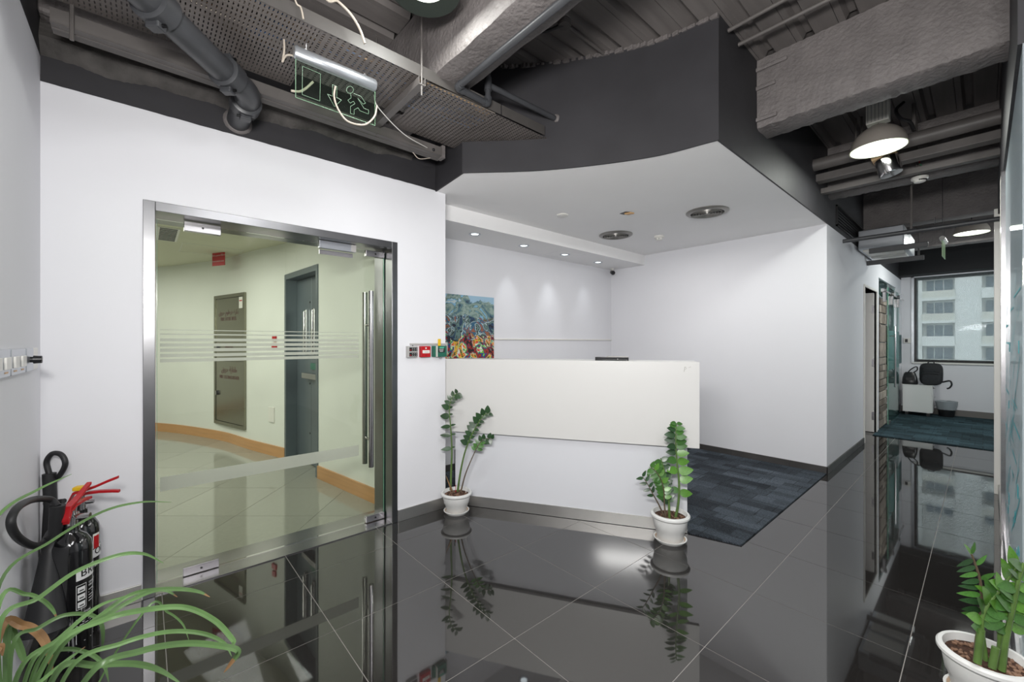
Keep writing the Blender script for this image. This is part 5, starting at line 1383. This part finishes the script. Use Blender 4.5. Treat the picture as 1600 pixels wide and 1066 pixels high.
d2_ = 1.95
MB().tube([at(77, 740, 'd', d2_), at(79, 790, 'd', d2_), at(76, 830, 'd', d2_)], [.024, .023, .022], 20).build('horn_grip', M['rubber'], t2, smooth=True)
h2a = at(76, 830, 'd', d2_)
hb2 = h2a+Vector((-.02, .01, -.47)); 
MB().tube([h2a, h2a+(hb2-h2a)*.2, hb2], [.022, .028, .05], 24, caps=False).build('horn', M['rubber'], t2, smooth=True).modifiers.new('s', 'SOLIDIFY').thickness = .003
worldtube(t2, [at(77, 742, 'd', d2_), at(73, 722, 'd', d2_), at(82, 709, 'd', d2_), at(96, 711, 'd', d2_), at(102, 725, 'd', d2_), at(94, 742, 'd', d2_+.01), at(80, 756, 'd', d2_+.03), at(68, 766, 'd', d2_+.06), at(60, 778, 'd', d2_+.05), at(70, 786, 'd', d2_+.02), at(100, 783, 'd', d2_)], .011, 'hose', M['rubber'], 14)

# ================================================================ PLANTS
def leaflet_mesh(name, m, L_=1, W_=.54, cup=.10):
    vs = []; fs = []; n = 7
    for i in range(n+1):
        t = i/n; w_ = W_/2*(math.sin(PI*min(1, t**.72))**.8 if 0 < t < 1 else .02); z = -.10*t*t
        vs += [(t, -w_, z+cup*w_), (t, 0, z), (t, w_, z+cup*w_)]
    for i in range(n):
        a = 3*i; fs += [(a, a+3, a+4, a+1), (a+1, a+4, a+5, a+2)]
    me = bpy.data.meshes.new(name); me.from_pydata(vs, [], fs); me.materials.append(m)
    me.polygons.foreach_set('use_smooth', [True]*len(me.polygons)); return me
LM = {k: leaflet_mesh('leaflet_'+k, M[k]) for k in ('leaf_dark', 'leaf_mid', 'leaf_bright')}
LN = {k: leaflet_mesh('leaflet_narrow_'+k, M[k], W_=.26) for k in ('leaf_dark', 'leaf_mid', 'leaf_bright')}
rl_ = random.Random(21)
def place_leaf(stem, p, d, nrm, L_, me, wscale=1):
    d = d.normalized(); s = nrm.cross(d).normalized(); n2_ = d.cross(s)
    Mx = Matrix.Identity(4)
    for i, c in enumerate((d*L_, s*L_*wscale, n2_*L_)): Mx[0][i], Mx[1][i], Mx[2][i] = c
    Mx[0][3], Mx[1][3], Mx[2][3] = p
    if stem.parent is not None: pass
    inst('leaf', me, Mx, stem)
def plant_stem(root, pxs, depth, r0, r1, mat_, leaves):
    """pxs: (x, y[, dz]) pixel points of the stem; leaves: list of (t, side, length, me, lift, wscale)"""
    pts = spline([at(p[0], p[1], 'd', depth+(p[2] if len(p) > 2 else 0)) for p in pxs], 8)
    ln = [0]
    for a, b in zip(pts, pts[1:]): ln.append(ln[-1]+(b-a).length)
    new = []; N_ = 40; j = 0
    for i in range(N_+1):
        tgt = ln[-1]*i/N_
        while j < len(ln)-2 and ln[j+1] < tgt: j += 1
        new.append(pts[j].lerp(pts[j+1], (tgt-ln[j])/max(1e-6, ln[j+1]-ln[j])))
    pts = new
    n = len(pts); rs = [r0+(r1-r0)*i/(n-1) for i in range(n)]
    st_ = MB().tube(pts, rs, 8).build('stem', mat_, root, smooth=True)
    toc = -F
    for (t, side, L_, me, lift, ws) in leaves:
        f = t*(n-1); i = min(int(f), n-2); p = pts[i].lerp(pts[i+1], f-i); tg = (pts[min(i+2, n-1)]-pts[max(i-1, 0)]).normalized()
        lat = R*(pts[0]-pts[0]).length if False else (toc.cross(tg)).normalized()   # left/right of the stem in view
        lat = -lat if lat.dot(R) < 0 else lat
        d = lat*side*math.cos(lift)+tg*math.sin(lift)+toc*rl_.uniform(-.15, .45)
        nrm = (toc+UP*.5+lat*rl_.uniform(-.3, .3))
        place_leaf(st_, p, d, nrm, L_*rl_.uniform(.93, 1.07), me, ws)
    return st_
def rl(a, b): return rl_.uniform(a, b)
def pot(root, c, rt, rb, h, chips=60):
    Mx = Matrix.Translation(c)
    MB().lathe([(.001, .014), (rb, .014), (rb+.004, .02), (rb+(rt-rb)*.45, h*.45), (rb+(rt-rb)*.5+.003, h*.48), (rt*.93, h*.80), (rt*.93, h*.84), (rt, h*.86), (rt+.006, h*.90), (rt+.006, h*.96), (rt, h), (rt-.012, h), (rt-.016, h*.9), (rt-.02, h*.84)], 44, Mx).build('pot', M['pot'], root, smooth=True)
    MB().lathe([(.001, 0), (rb+.01, 0), (rb+.024, .016), (rb+.028, .022), (rb+.018, .022), (rb+.006, .012), (.001, .012)], 40, Mx).build('saucer', M['pot'], root, smooth=True)
    MB().lathe([(rb+.019, .0225), (rb+.010, .0165)], 32, Mx).build('rust_stain', M['terracotta'], root)
    so = MB().disc(rt-.017, h*.86, 32, Mx).build('soil', M['soil'], root)
    mb = MB(); q = random.Random(int(c.x*1000))
    for k in range(chips):
        a = q.uniform(0, 2*PI); rr_ = (rt-.03)*math.sqrt(q.random()); s_ = q.uniform(.003, .008)
        mb.box(-s_, s_, -s_*.6, s_*.6, -.002, .004, Mx @ Matrix.Translation((rr_*math.cos(a), rr_*math.sin(a), h*.86+.003)) @ Matrix.Rotation(q.uniform(0, PI), 4, 'Z') @ Matrix.Rotation(q.uniform(-.6, .6), 4, 'X'))
    mb.build('bark_chips', M['chip'], root, kind='stuff')

# --- plant by the door wall (left of the desk)
c1 = Vector((-2.785, 1.868, 0))
pl1 = thing('potted_plant', tuple(c1), 'sparse dark green plant in a white pot at the left end of the desk', 'potted plant', 'white potted plants')
pot(pl1, c1, .117, .074, .165)
dp1 = c1.dot(F)
Dk = LM['leaf_dark']
s1 = []
for t_, sd, L_ in ((.42, -1, .085), (.43, 1, .03), (.55, -1, .085), (.56, 1, .04), (.64, -1, .085), (.65, 1, .045), (.74, -1, .075), (.76, 1, .03), (.82, -1, .07), (.83, 1, .03), (.87, -1, .05), (.88, 1, .04), (.91, -1, .05), (.93, 1, .05), (.95, -1, .045), (.97, 1, .06), (1.0, 1, .06), (1.0, -1, .04)):
    s1.append((t_, sd, L_, Dk, rl(-.05, .25) if t_ < .8 else rl(.3, .7), .75 if t_ < .7 else 1.25))
plant_stem(pl1, [(704, 766), (705, 735), (706, 700), (704, 665), (702, 640), (706, 622), (714, 615)], dp1, .009, .0028, M['stem'], s1)
s2 = []
for k in range(9):
    t_ = .56+k*.053; s2 += [(t_, -1, .068, Dk, rl(.1, .5), 1.25), (min(t_+.02, 1), 1, .042, Dk, rl(.4, .9), 1.2)]
plant_stem(pl1, [(715, 768), (720, 735), (727, 705), (737, 680), (748, 660), (757, 648), (764, 646)], dp1-.02, .009, .003, M['stem'], s2)
s3 = []
for k in range(7): s3 += [(.68+k*.05, -1, .05, LM['leaf_mid'] if k < 3 else Dk, rl(.2, .6), 1.2), (min(.7+k*.05, 1), 1, .05, LM['leaf_mid'] if k < 3 else Dk, rl(.2, .8), 1.2)]
plant_stem(pl1, [(720, 769), (727, 742), (738, 715), (748, 695), (757, 686), (768, 686)], dp1-.04, .006, .002, M['dstem'], s3)
plant_stem(pl1, [(706, 767), (702, 757), (697, 744)], dp1-.05, .009, .002, M['leaf_brown'], [])
for q, (x, y) in enumerate(((712, 762), (728, 763))): MB().tube([at(x, y+7, 'd', dp1-.03), at(x, y-4, 'd', dp1-.03)], .0025, 6).build('plant_label', M['red'] if q == 0 else M['wplastic'], pl1)

# --- plant at the right end of the desk
c2_ = Vector((-1.42, 2.70, 0)); 
pl2 = thing('potted_plant', tuple(c2_), 'bushy bright green plant in a white pot at the right end of the desk', 'potted plant', 'white potted plants')
pot(pl2, c2_, .122, .080, .19)
d2p = c2_.dot(F); LMi, LBr = LM['leaf_mid'], LM['leaf_bright']
s = []
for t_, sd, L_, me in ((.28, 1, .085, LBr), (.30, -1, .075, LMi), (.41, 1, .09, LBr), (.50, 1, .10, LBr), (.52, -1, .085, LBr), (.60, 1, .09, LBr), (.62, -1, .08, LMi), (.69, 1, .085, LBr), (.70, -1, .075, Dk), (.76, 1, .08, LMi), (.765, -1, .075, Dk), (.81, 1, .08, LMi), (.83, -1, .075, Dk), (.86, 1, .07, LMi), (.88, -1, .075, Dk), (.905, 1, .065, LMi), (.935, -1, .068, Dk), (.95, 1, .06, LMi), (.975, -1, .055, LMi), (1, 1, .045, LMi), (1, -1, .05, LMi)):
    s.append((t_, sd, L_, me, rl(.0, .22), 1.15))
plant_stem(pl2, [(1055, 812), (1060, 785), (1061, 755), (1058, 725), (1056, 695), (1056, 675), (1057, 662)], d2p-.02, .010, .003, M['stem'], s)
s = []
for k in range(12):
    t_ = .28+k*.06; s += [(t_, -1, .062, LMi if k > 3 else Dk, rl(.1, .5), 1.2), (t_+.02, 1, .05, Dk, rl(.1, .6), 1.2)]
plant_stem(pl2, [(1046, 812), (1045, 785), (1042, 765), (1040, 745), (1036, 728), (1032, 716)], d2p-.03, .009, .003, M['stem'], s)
s = []
for k in range(10):
    t_ = .35+k*.065; s += [(min(t_, 1), -1, .06, LMi, rl(.1, .5), 1.15), (min(t_+.02, 1), 1, .055, LMi if k % 2 else LBr, rl(.1, .6), 1.15)]
plant_stem(pl2, [(1040, 810), (1038, 785), (1037, 765), (1032, 748), (1022, 734), (1014, 730)], d2p-.05, .006, .002, M['dstem'], s)
s = []
for k in range(4): s += [(.55+k*.14, -1, .052, Dk, rl(.2, .6), .8), (min(.6+k*.14, 1), 1, .05, Dk, rl(.4, .9), .8)]
plant_stem(pl2, [(1039, 811), (1030, 790), (1020, 772), (1012, 757), (1004, 745)], d2p-.03, .006, .002, M['dstem'], s)

# --- plant at the bottom right
c3_ = Vector((.004, 2.375, 0))
pl3 = thing('potted_plant', tuple(c3_), 'large leafy plant in a white pot at the bottom right corner', 'potted plant', 'white potted plants')
pot(pl3, c3_, .124, .082, .185, 90)
d3 = c3_.dot(F)
NB, NM = LN['leaf_mid'], LN['leaf_bright']
s = []
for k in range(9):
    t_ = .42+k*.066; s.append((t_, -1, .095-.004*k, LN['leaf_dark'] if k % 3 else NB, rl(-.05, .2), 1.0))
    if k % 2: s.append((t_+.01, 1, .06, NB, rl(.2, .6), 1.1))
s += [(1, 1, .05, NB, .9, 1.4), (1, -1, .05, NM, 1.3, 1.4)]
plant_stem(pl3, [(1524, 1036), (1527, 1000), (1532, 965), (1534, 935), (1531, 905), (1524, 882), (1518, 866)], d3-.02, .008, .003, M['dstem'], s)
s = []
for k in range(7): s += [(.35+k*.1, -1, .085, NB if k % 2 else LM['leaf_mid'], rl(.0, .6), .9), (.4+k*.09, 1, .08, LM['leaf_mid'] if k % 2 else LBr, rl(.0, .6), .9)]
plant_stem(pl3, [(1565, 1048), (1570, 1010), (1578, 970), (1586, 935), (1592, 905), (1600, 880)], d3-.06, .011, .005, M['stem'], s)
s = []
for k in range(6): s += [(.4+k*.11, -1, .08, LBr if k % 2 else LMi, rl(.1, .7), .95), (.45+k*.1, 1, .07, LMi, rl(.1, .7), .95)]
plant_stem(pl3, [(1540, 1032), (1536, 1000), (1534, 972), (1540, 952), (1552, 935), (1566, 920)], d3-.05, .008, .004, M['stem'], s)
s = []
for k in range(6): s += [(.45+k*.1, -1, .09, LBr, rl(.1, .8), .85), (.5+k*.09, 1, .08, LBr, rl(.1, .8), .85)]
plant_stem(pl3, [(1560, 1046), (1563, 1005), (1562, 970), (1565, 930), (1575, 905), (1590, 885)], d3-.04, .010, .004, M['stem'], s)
for (x, y0_, y1_) in ((1527, 1036, 984), (1550, 1044, 1012)):
    MB().tube([at(x, y0_, 'd', d3-.07), at(x+6, y1_, 'd', d3-.07)], .011, 12).build('cut_stem', M['stem'], pl3, smooth=True)

# --- spider plant at the bottom left, pot below the frame
c4 = Vector((-1.20, -.225, 0))
pl4 = thing('spider_plant', tuple(c4), 'spider plant with long arching green leaves at the bottom left corner', 'potted plant')
pot(pl4, c4, .118, .08, .22, 30)
top4 = c4+Vector((0, 0, .2))
def strap(pxs, w_, m=None, tipbrown=0):
    while len(pxs) > 4 and (pxs[0][0] < 0 or pxs[0][1] > 1066): pxs = pxs[1:]
    q0_ = top4+Vector((rl(-.03, .03), rl(-.03, .03), 0)); q1_ = at(*pxs[0][:2], 'd', pxs[0][2])
    pts = [q0_, q0_.lerp(q1_, .5)+Vector((-.02, 0, .09))]+[at(x, y, 'd', d_) for x, y, d_ in pxs]
    pts = spline(pts, 8); n = len(pts)
    def strip(i0, i1, mt, nm):
        vs = []
        for i in range(i0, i1+1):
            t = i/(n-1); tg = (pts[min(i+1, n-1)]-pts[max(i-1, 0)]).normalized()
            view = (pts[i]-Vector((0, 0, CAMH))).normalized()
            s_ = tg.cross(view); s_ = (s_.normalized()*.85+UP.cross(tg)*.25).normalized()
            ww = w_*.64/2*min(1, .55+t*1.2)*(1-max(0, (t-.72)/.28)**1.6*.85)
            nn = tg.cross(s_).normalized()
            vs += [pts[i]-s_*ww+nn*ww*.35, pts[i], pts[i]+s_*ww+nn*ww*.35]
        k = i1-i0
        return MB().add(vs, [q for i in range(k) for q in ((3*i, 3*i+3, 3*i+4, 3*i+1), (3*i+1, 3*i+4, 3*i+5, 3*i+2))]).build(nm, mt, pl4, smooth=True)
    cut = int((n-1)*(1-tipbrown))
    strip(0, cut, m or M['leaf_long'], 'leaf')
    if tipbrown: strip(cut, n-1, M['leaf_brown'], 'dry_tip')
strap([(-60, 900, .9), (0, 803, 1.0), (60, 765, 1.1), (112, 741, 1.15)], .011)
strap([(-40, 960, .85), (0, 912, .9), (80, 846, 1.0), (160, 800, 1.1), (220, 785, 1.16), (268, 785, 1.2)], .010)
strap([(-30, 1010, .8), (0, 975, .82), (60, 935, .88), (120, 893, .95), (185, 868, 1.02), (225, 866, 1.06), (255, 880, 1.08)], .014)
strap([(-60, 990, .8), (0, 940, .85), (40, 929, .9), (66, 938, .92), (82, 953, .93), (89, 967, .93)], .012, tipbrown=.08)
strap([(0, 1085, .78), (60, 1035, .8), (140, 975, .85), (200, 932, .92), (240, 922, .97), (262, 924, 1.0), (277, 933, 1.0)], .013, tipbrown=.05)
strap([(10, 1085, .76), (90, 1020, .8), (170, 960, .86), (235, 925, .94), (280, 921, .99), (310, 925, 1.0), (328, 933, 1.0)], .014, tipbrown=.06)
strap([(0, 1080, .74), (80, 1020, .77), (160, 970, .82), (230, 953, .88), (290, 950, .94), (335, 970, .97), (362, 998, .98), (365, 1006, .98), (360, 1012, .98)], .017, tipbrown=.05)
strap([(40, 1090, .74), (110, 1045, .77), (190, 1006, .82), (260, 988, .88), (315, 990, .93), (350, 1005, .96), (362, 1026, .96)], .013)
strap([(60, 1095, .72), (140, 1055, .74), (220, 1018, .8), (290, 1006, .86), (345, 1010, .9), (372, 1018, .91), (360, 1038, .91), (350, 1051, .91)], .018, tipbrown=.16)
strap([(20, 1095, .74), (90, 1050, .77), (150, 1040, .8), (210, 1038, .84), (250, 1048, .86), (285, 1070, .86)], .017)
strap([(-20, 1060, .78), (20, 1010, .82), (60, 982, .86), (100, 962, .9), (140, 961, .93), (158, 975, .94), (161, 1000, .94), (158, 1015, .94)], .012)
strap([(10, 1080, .75), (50, 1035, .8), (100, 1015, .84), (140, 1022, .87), (162, 1040, .88), (170, 1066, .88)], .012)
strap([(-40, 1040, .8), (-10, 1000, .84), (12, 985, .87), (25, 1000, .88), (35, 1025, .88), (39, 1037, .88)], .018, tipbrown=.08)
strap([(-60, 1010, .8), (0, 985, .84), (35, 978, .87), (60, 990, .88), (75, 1015, .88), (82, 1055, .88)], .024, M['leaf_brown'])
strap([(30, 1100, .72), (70, 1060, .76), (110, 1028, .8), (133, 1011, .83)], .010, tipbrown=.05)
strap([(-50, 1060, .75), (-20, 1040, .78), (0, 1010, .8), (4, 1025, .8)], .02, M['leaf_brown'])
strap([(230, 950, .95), (262, 957, 1.0), (285, 975, 1.02), (295, 1000, 1.02)], .007)
strap([(-20, 1090, .72), (30, 1050, .76), (90, 1000, .8), (150, 950, .86), (200, 930, .9)], .012)
strap([(-60, 1120, .6), (-20, 1180, .55), (60, 1160, .5)], .014)
